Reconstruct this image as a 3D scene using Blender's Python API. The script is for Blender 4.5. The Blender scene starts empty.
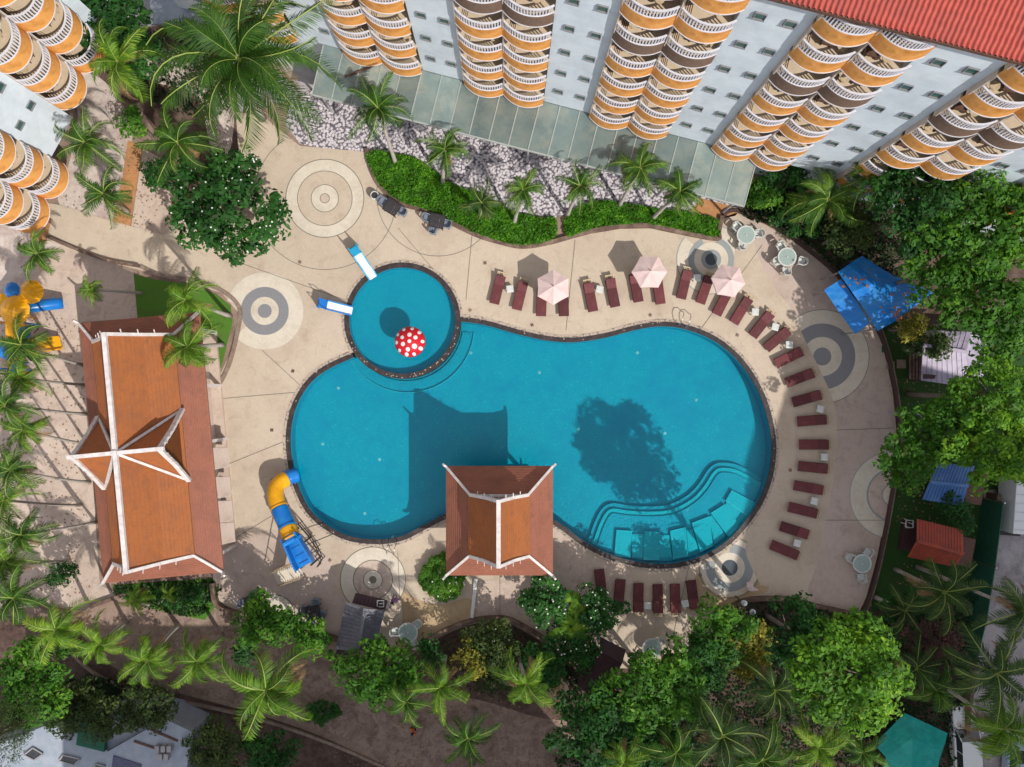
import bpy, bmesh, math, random
import numpy as np
from mathutils import Vector, Matrix
R = math.radians
C = bpy.context.scene.collection
sc = bpy.context.scene
# ------------------------------------------------------------------ camera, sky, sun, exposure
H, F, CX, CY = 54.0, 756.0, 508.0, 393.0      # drone height, focal length in pixels, the point straight below
cam = bpy.data.cameras.new("camera"); co = bpy.data.objects.new("camera", cam); C.objects.link(co)
co.location = (0, 0, H); co.rotation_euler = (0, 0, 0)
cam.sensor_width = 36; cam.lens = F/1024*36
cam.shift_x = (512-CX)/1024; cam.shift_y = (CY-383.5)/1024
cam.clip_end = 3000; sc.camera = co
SUN_AZ, SUN_EL = 138.0, 46.0                   # azimuth clockwise from +Y
w = bpy.data.worlds.new("World"); sc.world = w; w.use_nodes = True
nt = w.node_tree; bg = nt.nodes["Background"]
sky = nt.nodes.new("ShaderNodeTexSky"); sky.sky_type = 'NISHITA'; sky.sun_disc = False
sky.sun_elevation = R(SUN_EL); sky.sun_rotation = R(SUN_AZ); sky.dust_density = 1.0
wc = nt.nodes.new("ShaderNodeTexCoord"); wn = nt.nodes.new("ShaderNodeTexNoise"); wn.inputs["Scale"].default_value = 2.2; wn.inputs["Detail"].default_value = 6
wr = nt.nodes.new("ShaderNodeMapRange"); wr.inputs[1].default_value = 0.36; wr.inputs[2].default_value = 0.60     # broken white cloud over the blue
wm = nt.nodes.new("ShaderNodeMix"); wm.data_type = 'RGBA'; wm.inputs[7].default_value = (5.2, 4.85, 4.75, 1)
nt.links.new(wc.outputs["Generated"], wn.inputs["Vector"]); nt.links.new(wn.outputs[0], wr.inputs[0]); nt.links.new(wr.outputs[0], wm.inputs[0])
nt.links.new(sky.outputs[0], wm.inputs[6]); nt.links.new(wm.outputs[2], bg.inputs[0]); bg.inputs[1].default_value = 0.135
sl = bpy.data.lights.new("sun", 'SUN'); so = bpy.data.objects.new("sun", sl); C.objects.link(so)
sl.energy = 3.4; sl.angle = R(0.5); sl.color = (1.0, 0.95, 0.87)
sd = Vector((math.sin(R(SUN_AZ))*math.cos(R(SUN_EL)), math.cos(R(SUN_AZ))*math.cos(R(SUN_EL)), math.sin(R(SUN_EL))))
so.rotation_euler = sd.to_track_quat('Z', 'Y').to_euler(); so.location = sd*80
vs = sc.view_settings; vs.view_transform = 'Standard'; vs.look = 'None'; vs.exposure = 0.21; vs.gamma = 1; vs.use_curve_mapping = False
sc.cycles.max_bounces = 8; sc.cycles.transparent_max_bounces = 12; sc.cycles.diffuse_bounces = 3
rng = random.Random(7)

def P(x, y, h=0.0):                            # photo position + height above ground -> world
    return Vector(((x-CX)*(H-h)/F, (CY-y)*(H-h)/F, h))
def PT(pts, h=0.0): return [P(x, y, h).to_2d() for x, y in pts]

# ------------------------------------------------------------------ materials
MATS = {}
def mat(name, a, b=None, rough=0.8, scale=3.0, detail=6, bump=0.0, bscale=None, stain=None, sscale=0.25, metal=0.0, spec=0.4, dirt=None, objrand=0.0, voro=None, island=0.0, emit=None, coat=0.0):
    if name in MATS: return MATS[name]
    m = bpy.data.materials.new(name); m.use_nodes = True; t = m.node_tree; N = t.nodes; L = t.links
    p = N["Principled BSDF"]; p.inputs["Roughness"].default_value = rough; p.inputs["Metallic"].default_value = metal
    p.inputs["Specular IOR Level"].default_value = spec; p.inputs["Coat Weight"].default_value = coat
    tc = N.new("ShaderNodeTexCoord")
    if b is None: b = tuple(c*0.78 for c in a)
    no = N.new("ShaderNodeTexNoise"); no.inputs["Scale"].default_value = scale; no.inputs["Detail"].default_value = detail; no.inputs["Roughness"].default_value = 0.65
    L.new(tc.outputs["Object"], no.inputs["Vector"])
    mr = N.new("ShaderNodeMapRange"); mr.inputs[1].default_value = 0.33; mr.inputs[2].default_value = 0.67; L.new(no.outputs[0], mr.inputs[0])
    mx = N.new("ShaderNodeMix"); mx.data_type = 'RGBA'; mx.inputs[6].default_value = (*a, 1); mx.inputs[7].default_value = (*b, 1)
    L.new(mr.outputs[0], mx.inputs[0]); col = mx.outputs[2]; hsrc = no.outputs[0]
    if voro:                                   # (scale, colour, low, high): cells edged or dotted in another colour
        vn = N.new("ShaderNodeTexVoronoi"); vn.inputs["Scale"].default_value = voro[0]; vn.feature = voro[4] if len(voro) > 4 else 'F1'
        L.new(tc.outputs["Object"], vn.inputs["Vector"])
        m2 = N.new("ShaderNodeMapRange"); m2.inputs[1].default_value = voro[2]; m2.inputs[2].default_value = voro[3]; L.new(vn.outputs["Distance"], m2.inputs[0])
        x2 = N.new("ShaderNodeMix"); x2.data_type = 'RGBA'; x2.inputs[7].default_value = (*voro[1], 1)
        L.new(m2.outputs[0], x2.inputs[0]); L.new(col, x2.inputs[6]); col = x2.outputs[2]; hsrc = m2.outputs[0]
    if stain:
        sn = N.new("ShaderNodeTexNoise"); sn.inputs["Scale"].default_value = sscale; sn.inputs["Detail"].default_value = 8; sn.inputs["Roughness"].default_value = 0.7
        L.new(tc.outputs["Object"], sn.inputs["Vector"])
        m3 = N.new("ShaderNodeMapRange"); m3.inputs[1].default_value = 0.46; m3.inputs[2].default_value = 0.66; L.new(sn.outputs[0], m3.inputs[0])
        x3 = N.new("ShaderNodeMix"); x3.data_type = 'RGBA'; x3.inputs[7].default_value = (*stain, 1)
        L.new(m3.outputs[0], x3.inputs[0]); L.new(col, x3.inputs[6]); col = x3.outputs[2]
    if dirt:                                   # (colour, scale, low, high, amount): smaller worn or soiled spots
        dn = N.new("ShaderNodeTexNoise"); dn.inputs["Scale"].default_value = dirt[1]; dn.inputs["Detail"].default_value = 10; dn.inputs["Roughness"].default_value = 0.8; dn.inputs["Distortion"].default_value = 0.8
        L.new(tc.outputs["Object"], dn.inputs["Vector"])
        m5 = N.new("ShaderNodeMapRange"); m5.inputs[1].default_value = dirt[2]; m5.inputs[2].default_value = dirt[3]; m5.inputs[4].default_value = dirt[4]; L.new(dn.outputs[0], m5.inputs[0])
        x5 = N.new("ShaderNodeMix"); x5.data_type = 'RGBA'; x5.inputs[7].default_value = (*dirt[0], 1)
        L.new(m5.outputs[0], x5.inputs[0]); L.new(col, x5.inputs[6]); col = x5.outputs[2]
    if objrand:
        oi = N.new("ShaderNodeObjectInfo"); h2 = N.new("ShaderNodeHueSaturation"); m6 = N.new("ShaderNodeMapRange"); m6.inputs[3].default_value = 1-objrand; m6.inputs[4].default_value = 1+objrand
        L.new(oi.outputs['Random'], m6.inputs[0]); L.new(m6.outputs[0], h2.inputs['Value']); L.new(col, h2.inputs['Color']); col = h2.outputs[0]
    if island:
        g = N.new("ShaderNodeNewGeometry"); hs = N.new("ShaderNodeHueSaturation")
        m4 = N.new("ShaderNodeMapRange"); m4.inputs[3].default_value = 1-island; m4.inputs[4].default_value = 1+island
        L.new(g.outputs["Random Per Island"], m4.inputs[0]); L.new(m4.outputs[0], hs.inputs["Value"]); L.new(col, hs.inputs["Color"]); col = hs.outputs[0]
    L.new(col, p.inputs["Base Color"])
    if bump:
        bn = N.new("ShaderNodeBump"); bn.inputs["Strength"].default_value = min(1, bump); bn.inputs["Distance"].default_value = 0.05
        if bscale:
            b2 = N.new("ShaderNodeTexNoise"); b2.inputs["Scale"].default_value = bscale; b2.inputs["Detail"].default_value = 5
            L.new(tc.outputs["Object"], b2.inputs["Vector"]); hsrc = b2.outputs[0]
        L.new(hsrc, bn.inputs["Height"]); L.new(bn.outputs[0], p.inputs["Normal"])
    MATS[name] = m; return m

def leafmat(name, a, b, tip=None, gloss=0.35, hue=0.35, clump=0.6):
    m = bpy.data.materials.new(name); m.use_nodes = True; t = m.node_tree; N = t.nodes; L = t.links
    p = N["Principled BSDF"]; p.inputs["Roughness"].default_value = 0.55; p.inputs["Specular IOR Level"].default_value = 0.25
    g = N.new("ShaderNodeNewGeometry"); tc = N.new("ShaderNodeTexCoord"); no = N.new("ShaderNodeTexNoise"); no.inputs["Scale"].default_value = clump; no.inputs["Detail"].default_value = 2
    L.new(tc.outputs["Object"], no.inputs["Vector"])
    oi = N.new("ShaderNodeObjectInfo"); ad = N.new("ShaderNodeMath"); ad.operation = 'MULTIPLY_ADD'; ad.inputs[1].default_value = 0.55; L.new(g.outputs["Random Per Island"], ad.inputs[0]); 
    m0 = N.new("ShaderNodeMapRange"); m0.inputs[1].default_value = 0.35; m0.inputs[2].default_value = 0.65; m0.inputs[4].default_value = 0.5
    L.new(no.outputs[0], m0.inputs[0]); L.new(m0.outputs[0], ad.inputs[2])
    cr = N.new("ShaderNodeValToRGB"); e = cr.color_ramp.elements; e[0].color = (*a, 1); e[0].position = 0.12; e[1].color = (*b, 1); e[1].position = 0.72
    x = e.new(0.0); x.color = (a[0]*2.2+.02, a[1]*.9, a[2], 1)
    if tip: x = e.new(0.97); x.color = (*tip, 1)
    a2 = N.new("ShaderNodeMath"); a2.operation = 'MULTIPLY_ADD'; a2.inputs[1].default_value = 0.26; a2.inputs[2].default_value = -0.13; L.new(oi.outputs['Random'], a2.inputs[0]); a3 = N.new("ShaderNodeMath"); a3.operation = 'ADD'; L.new(ad.outputs[0], a3.inputs[0]); L.new(a2.outputs[0], a3.inputs[1]); L.new(a3.outputs[0], cr.inputs[0]); L.new(cr.outputs[0], p.inputs["Base Color"])
    tr = N.new("ShaderNodeBsdfTranslucent"); hs = N.new("ShaderNodeHueSaturation"); hs.inputs["Value"].default_value = 1.5; hs.inputs["Saturation"].default_value = 1.1
    L.new(cr.outputs[0], hs.inputs["Color"]); L.new(hs.outputs[0], tr.inputs[0])
    ms = N.new("ShaderNodeMixShader"); ms.inputs[0].default_value = 0.35; L.new(p.outputs[0], ms.inputs[1]); L.new(tr.outputs[0], ms.inputs[2])
    L.new(ms.outputs[0], N["Material Output"].inputs[0]); MATS[name] = m; return m

def watermat():
    m = bpy.data.materials.new("water"); m.use_nodes = True; t = m.node_tree; N = t.nodes; L = t.links
    N.remove(N["Principled BSDF"])
    tr = N.new("ShaderNodeBsdfTransparent"); tr.inputs[0].default_value = (0.50, 0.93, 0.97, 1)
    gl = N.new("ShaderNodeBsdfGlossy"); gl.inputs["Roughness"].default_value = 0.06
    fr = N.new("ShaderNodeFresnel"); fr.inputs[0].default_value = 1.33
    tc = N.new("ShaderNodeTexCoord"); n1 = N.new("ShaderNodeTexNoise"); n1.inputs["Scale"].default_value = 9; n1.inputs["Detail"].default_value = 5
    L.new(tc.outputs["Object"], n1.inputs["Vector"])
    bu = N.new("ShaderNodeBump"); bu.inputs["Strength"].default_value = 0.40; bu.inputs["Distance"].default_value = 0.07; L.new(n1.outputs[0], bu.inputs["Height"])
    L.new(bu.outputs[0], gl.inputs["Normal"]); L.new(bu.outputs[0], fr.inputs["Normal"])
    ms = N.new("ShaderNodeMixShader"); L.new(fr.outputs[0], ms.inputs[0]); L.new(tr.outputs[0], ms.inputs[1]); L.new(gl.outputs[0], ms.inputs[2])
    L.new(ms.outputs[0], N["Material Output"].inputs[0]); return m

M_deck = mat('deck', (0.56, 0.47, 0.37), (0.50, 0.415, 0.325), 0.75, 9, 8, 0.12, stain=(0.45, 0.36, 0.28), sscale=0.22, dirt=((0.30, 0.22, 0.16), 1.1, 0.52, 0.72, 0.6))
M_deckpink = mat('deck_pink', (0.58, 0.47, 0.39), (0.50, 0.40, 0.335), 0.8, 8, 8, 0.15, stain=(0.46, 0.36, 0.30), sscale=0.35, dirt=((0.27, 0.19, 0.15), 1.3, 0.5, 0.68, 0.7))
M_deckgold = mat('deck_gold', (0.50, 0.37, 0.22), (0.43, 0.31, 0.18), 0.75, 6, 8, 0.12, stain=(0.37, 0.26, 0.16), sscale=0.5, dirt=((0.2, 0.14, 0.09), 1.3, 0.5, 0.7, 0.7))
M_taupe = mat('deck_taupe', (0.52, 0.42, 0.365), (0.47, 0.375, 0.325), 0.8, 8, 8, 0.12, stain=(0.43, 0.34, 0.28), sscale=0.3, dirt=((0.25, 0.18, 0.15), 0.9, 0.5, 0.7, 0.6))
M_pale = mat('pale_stone', (0.66, 0.60, 0.50), (0.59, 0.53, 0.44), 0.75, 10, 8, 0.12, stain=(0.54, 0.47, 0.38), sscale=0.6, dirt=((0.35, 0.28, 0.22), 1.6, 0.52, 0.72, 0.5))
M_ringgrey = mat('grey_pebble', (0.27, 0.27, 0.285), (0.18, 0.18, 0.195), 0.8, 20, 8, 0.3)
M_ringblue = mat('blue_pebble', (0.34, 0.36, 0.36), (0.22, 0.245, 0.255), 0.8, 20, 8, 0.3)
M_slate = mat('slate_pebble', (0.09, 0.11, 0.13), (0.05, 0.065, 0.08), 0.8, 20, 8, 0.3)
M_line = mat('joint_stone', (0.20, 0.19, 0.15), (0.13, 0.125, 0.10), 0.85, 15)
M_sand = mat('sand', (0.36, 0.255, 0.20), (0.25, 0.175, 0.14), 0.95, 2.2, 10, 0.5, 30, stain=(0.17, 0.12, 0.095), sscale=0.22)
M_path = mat('path_sand', (0.37, 0.275, 0.22), (0.27, 0.195, 0.16), 0.95, 3, 10, 0.6, 18, stain=(0.20, 0.14, 0.11), sscale=0.45, dirt=((0.12, 0.075, 0.06), 1.4, 0.45, 0.62, 0.75))
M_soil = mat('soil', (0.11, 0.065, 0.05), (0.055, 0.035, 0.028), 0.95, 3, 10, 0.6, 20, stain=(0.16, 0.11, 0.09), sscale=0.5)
M_white_sand = mat('white_paving', (0.62, 0.54, 0.48), (0.48, 0.40, 0.36), 0.9, 2.5, 9, 0.4, 14, stain=(0.36, 0.27, 0.24), sscale=0.6)
M_terra = mat('terracotta', (0.50, 0.25, 0.10), (0.40, 0.19, 0.08), 0.8, 5, 8, 0.2, stain=(0.30, 0.15, 0.08), sscale=0.7)
M_grass_shade = mat('grass_shade', (0.030, 0.095, 0.014), (0.016, 0.06, 0.009), 0.95, 22, 9, 0.8, 60, stain=(0.035, 0.065, 0.014), sscale=0.8)  # darker lawn copy for the east garden, its shade put into the green
M_lawn = mat('lawn_grass', (0.10, 0.25, 0.025), (0.06, 0.17, 0.016), 0.95, 22, 9, 0.8, 60, stain=(0.09, 0.17, 0.025), sscale=0.8)  # brighter copy of the same grass for the lawns in sun
M_gravel = mat('gravel', (0.72, 0.67, 0.69), (0.48, 0.44, 0.48), 0.9, 9, 4, 1.0, voro=(5.4, (0.13, 0.115, 0.14), 0.46, 0.74), dirt=((0.30, 0.27, 0.30), 0.8, 0.5, 0.7, 0.35))
M_stone = mat('dark_stone', (0.040, 0.028, 0.030), (0.022, 0.018, 0.02), 0.5, 6, 8, 0.3, stain=(0.07, 0.052, 0.048), sscale=2.5)
M_pebble = mat('pebbles', (0.50, 0.42, 0.34), (0.36, 0.29, 0.24), 0.8, 9, 8, 0.8, voro=(6.5, (0.22, 0.18, 0.15), 0.60, 0.8))
M_kerb = mat('kerb_brown', (0.16, 0.10, 0.075), (0.09, 0.055, 0.045), 0.8, 6, 8, 0.3, stain=(0.28, 0.20, 0.15), sscale=1.2)
M_wallk = mat('wall_maroon', (0.085, 0.05, 0.042), (0.05, 0.03, 0.028), 0.7, 6, 8, 0.3)
M_kerbpale = mat('kerb_pale', (0.33, 0.25, 0.20), (0.22, 0.16, 0.125), 0.8, 4, 8, 0.4, dirt=((0.10, 0.07, 0.05), 1.6, 0.45, 0.65, 0.7))
M_pool = mat('pool_tile', (0.0, 0.40, 0.50), (0.0, 0.32, 0.43), 0.4, 14, 8, 0, stain=(0.0, 0.315, 0.455), sscale=0.5, voro=(9, (0.04, 0.46, 0.55), 0.76, 0.98))  # pale specks paint the water's sparkle into the floor colour
M_poolwall = mat('pool_wall_tile', (0.0, 0.33, 0.45), (0.0, 0.26, 0.38), 0.5, 20, 4)
M_poolstep = mat('pool_step_tile', (0.01, 0.50, 0.57), (0.0, 0.43, 0.51), 0.4, 18, 4)
M_pooledge = mat('pool_edge_tile', (0.10, 0.62, 0.68), (0.05, 0.52, 0.6), 0.4, 18, 4)
M_water = watermat()
M_wallw = mat('render_white', (0.67, 0.755, 0.83), (0.61, 0.69, 0.765), 0.8, 1.2, 8, 0.1, stain=(0.52, 0.59, 0.66), sscale=0.35)
M_white = mat('white_paint', (0.80, 0.79, 0.78), (0.68, 0.67, 0.66), 0.5, 5, 6, 0)
M_rail = mat('white_rail', (0.72, 0.71, 0.76), (0.60, 0.59, 0.65), 0.5, 5, 6, 0)
M_orange = mat('orange_paint', (0.80, 0.385, 0.11), (0.70, 0.32, 0.085), 0.6, 3, 7, 0.05, stain=(0.50, 0.20, 0.04), sscale=0.9)
M_brownf = mat('brown_paint', (0.20, 0.13, 0.095), (0.15, 0.095, 0.07), 0.7, 4)
M_tilefl = mat('balcony_tile', (0.64, 0.52, 0.38), (0.55, 0.44, 0.31), 0.5, 2, 6)
M_recess = mat('recess_wall', (0.62, 0.53, 0.45), (0.50, 0.42, 0.36), 0.8, 2)
M_glassdk = mat('dark_glass', (0.025, 0.03, 0.035), (0.05, 0.055, 0.06), 0.12, 1.5, spec=0.8)
M_winglass = mat('window_glass', (0.06, 0.14, 0.12), (0.03, 0.08, 0.08), 0.15, 3, spec=0.8)
M_canopy = mat('canopy_glass', (0.19, 0.245, 0.235), (0.13, 0.18, 0.18), 0.18, 0.7, 7, spec=0.6, stain=(0.25, 0.29, 0.26), sscale=0.4, island=0.3, dirt=((0.30, 0.29, 0.22), 0.8, 0.5, 0.7, 0.6))
M_roofred = mat('red_tiles', (0.47, 0.095, 0.07), (0.38, 0.07, 0.055), 0.7, 4, 6, 0.1, stain=(0.33, 0.075, 0.06), sscale=0.5)
M_thaiup = mat('tiles_orange', (0.40, 0.135, 0.038), (0.32, 0.10, 0.03), 0.65, 8, 8, 0.4, 25, stain=(0.30, 0.105, 0.04), sscale=0.6, dirt=((0.16, 0.07, 0.04), 1.5, 0.5, 0.72, 0.7))
M_thailo = mat('tiles_brown', (0.33, 0.125, 0.075), (0.265, 0.095, 0.06), 0.65, 8, 8, 0.4, 25, stain=(0.25, 0.095, 0.06), sscale=0.6, dirt=((0.14, 0.065, 0.045), 1.3, 0.5, 0.72, 0.7))
M_trim = mat('roof_trim', (0.74, 0.70, 0.68), (0.52, 0.47, 0.46), 0.7, 3, 9, 0.2)
M_wood = mat('brown_wood', (0.14, 0.07, 0.045), (0.08, 0.04, 0.03), 0.7, 5, 6, 0.2)
M_lounge = mat('maroon_weave', (0.145, 0.032, 0.036), (0.095, 0.022, 0.027), 0.7, 14, 6, 0.3, 60, objrand=0.28, dirt=((0.20, 0.10, 0.09), 2.5, 0.5, 0.7, 0.5))
M_loungedk = mat('maroon_frame', (0.06, 0.018, 0.02), None, 0.6, 8)
M_cream = mat('cream_wood', (0.62, 0.50, 0.33), (0.42, 0.31, 0.2), 0.6, 8)
M_umb = mat('pink_canvas', (0.72, 0.56, 0.54), (0.66, 0.50, 0.49), 0.85, 4, 6, 0.1, dirt=((0.55, 0.42, 0.38), 2.0, 0.5, 0.7, 0.5))
M_plastic = mat('white_plastic', (0.66, 0.68, 0.66), (0.54, 0.57, 0.55), 0.45, 3, 6, 0, stain=(0.45, 0.47, 0.46), sscale=2)
M_tabletop = mat('glass_top', (0.36, 0.45, 0.42), (0.30, 0.38, 0.36), 0.3, 3)
M_darkt = mat('dark_table', (0.05, 0.045, 0.05), (0.035, 0.03, 0.035), 0.4, 6)
M_greych = mat('blue_grey_weave', (0.22, 0.26, 0.32), (0.14, 0.17, 0.22), 0.6, 20, 5)
M_blue = mat('blue_plastic', (0.01, 0.19, 0.62), (0.008, 0.14, 0.50), 0.3, 3, 5, 0, stain=(0.02, 0.24, 0.62), sscale=1.5)
M_bluesl = mat('sky_blue_plastic', (0.02, 0.38, 0.62), (0.015, 0.30, 0.52), 0.3, 3)
M_yellow = mat('yellow_plastic', (0.85, 0.42, 0.01), (0.75, 0.34, 0.008), 0.3, 3, 5)
M_red = mat('red_fibreglass', (0.62, 0.012, 0.025), (0.5, 0.01, 0.02), 0.3, 3)
M_steel = mat('steel', (0.6, 0.6, 0.6), None, 0.3, 3, metal=0.9)
M_dkmetal = mat('dark_metal', (0.03, 0.03, 0.03), None, 0.5, 3)
M_tarp = mat('blue_tarp', (0.008, 0.21, 0.66), (0.005, 0.16, 0.55), 0.45, 2, 7, 0.5, 2.5, stain=(0.02, 0.22, 0.55), sscale=0.9)
M_teal = mat('teal_tarp', (0.0, 0.32, 0.28), (0.0, 0.25, 0.22), 0.5, 2, 7, 0.5, 2.0, stain=(0.02, 0.38, 0.33), sscale=0.8)
M_dryleaf = mat('dry_leaves', (0.38, 0.17, 0.07), (0.22, 0.09, 0.04), 0.9, 6)
M_greyroof = mat('grey_sheet_roof', (0.17, 0.17, 0.20), (0.12, 0.12, 0.145), 0.5, 3, 7, 0.1, stain=(0.09, 0.09, 0.11), sscale=0.9)
M_wine = mat('wine_wood', (0.07, 0.03, 0.035), (0.04, 0.018, 0.022), 0.6, 6)
M_conc = mat('grey_concrete', (0.42, 0.40, 0.41), (0.33, 0.31, 0.32), 0.85, 3, 8, 0.2, stain=(0.26, 0.25, 0.26), sscale=0.5)
M_road = mat('road', (0.42, 0.39, 0.39), (0.35, 0.32, 0.33), 0.9, 5, 9, 0.3, stain=(0.20, 0.18, 0.185), sscale=0.5)
M_bluehouse = mat('blue_grey_roof', (0.36, 0.40, 0.46), (0.28, 0.32, 0.38), 0.7, 2, 8, 0.1, stain=(0.28, 0.33, 0.40), sscale=0.5)
M_redroof = mat('terracotta_sheet', (0.40, 0.07, 0.03), (0.32, 0.05, 0.025), 0.55, 3, 7, 0.1, stain=(0.26, 0.05, 0.03), sscale=1)
M_lilac = mat('lilac_roof', (0.50, 0.45, 0.56), (0.40, 0.35, 0.46), 0.6, 3, 8, 0.1, stain=(0.28, 0.24, 0.32), sscale=0.8)
M_bark = mat('bark', (0.22, 0.18, 0.15), (0.12, 0.10, 0.085), 0.9, 6, 8, 0.5)
M_palmbark = mat('palm_bark', (0.50, 0.46, 0.42), (0.30, 0.27, 0.24), 0.9, 9, 8, 0.4)
M_net = mat('green_net', (0.02, 0.12, 0.07), (0.012, 0.08, 0.05), 0.8, 6)
M_carw = mat('car_white', (0.72, 0.74, 0.76), (0.68, 0.70, 0.72), 0.25, 2, coat=0.5)
M_tyre = mat('tyre', (0.02, 0.02, 0.02), None, 0.9)
M_skin = mat('skin', (0.32, 0.17, 0.10), None, 0.6); M_hair = mat('hair', (0.015, 0.012, 0.01), None, 0.6)
M_vest = mat('orange_shirt', (0.75, 0.17, 0.02), None, 0.8); M_trou = mat('dark_trousers', (0.03, 0.03, 0.04), None, 0.8); M_purple = mat('purple_shirt', (0.26, 0.12, 0.34), None, 0.8)
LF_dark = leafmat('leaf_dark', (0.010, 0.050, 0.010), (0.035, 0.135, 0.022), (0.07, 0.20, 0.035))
LF_mid = leafmat('leaf_mid', (0.022, 0.090, 0.008), (0.075, 0.215, 0.016), (0.18, 0.35, 0.03))
LF_light = leafmat('leaf_light', (0.030, 0.110, 0.008), (0.13, 0.30, 0.018), (0.30, 0.50, 0.035))
LF_yel = leafmat('leaf_yellow', (0.09, 0.10, 0.015), (0.26, 0.25, 0.03), (0.45, 0.40, 0.05))
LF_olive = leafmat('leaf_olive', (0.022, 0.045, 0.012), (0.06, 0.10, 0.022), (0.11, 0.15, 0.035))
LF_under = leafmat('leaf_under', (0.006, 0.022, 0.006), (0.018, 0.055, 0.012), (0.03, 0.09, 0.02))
LF_bed = leafmat('leaf_bed', (0.030, 0.12, 0.006), (0.085, 0.26, 0.012), (0.16, 0.38, 0.02), clump=1.4)
LF_palm = leafmat('palm_leaf', (0.016, 0.060, 0.008), (0.062, 0.155, 0.016), (0.15, 0.26, 0.03), clump=1.0)
LF_palml = leafmat('palm_leaf_light', (0.032, 0.095, 0.008), (0.14, 0.28, 0.02), (0.30, 0.42, 0.04), clump=1.0)
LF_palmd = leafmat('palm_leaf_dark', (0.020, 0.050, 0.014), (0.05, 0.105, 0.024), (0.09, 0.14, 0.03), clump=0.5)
M_rachis = mat('rachis', (0.26, 0.33, 0.07), (0.20, 0.27, 0.05), 0.5, 3)
M_deadfrond = mat('dead_frond', (0.30, 0.20, 0.09), (0.18, 0.11, 0.05), 0.9, 6)
M_flower = mat('blossom', (0.75, 0.72, 0.68), None, 0.7)

# ------------------------------------------------------------------ object helpers
def link(o, parent=None):
    C.objects.link(o)
    if parent is not None: o.parent = parent
    return o
def tag(o, label=None, cat=None, group=None, kind=None):
    if label: o['label'] = label
    if cat: o['category'] = cat
    if group: o['group'] = group
    if kind: o['kind'] = kind
    return o
def thing(name, label, cat, loc=(0, 0, 0), rz=0.0, group=None):
    o = bpy.data.objects.new(name, None); o.empty_display_size = 0.3; C.objects.link(o)
    o.location = loc; o.rotation_euler = (0, 0, rz)
    return tag(o, label, cat, group)
def copy_tree(o, parent=None):
    c = o.copy(); C.objects.link(c)
    if parent is not None: c.parent = parent
    for ch in list(o.children): copy_tree(ch, c)
    return c
def dup(root, loc, rz, label, group=None, scale=None):
    r = copy_tree(root); r.location = loc; r.rotation_euler = (0, 0, rz); r['label'] = label
    if group: r['group'] = group
    if scale: r.scale = (scale,)*3
    return r

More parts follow.
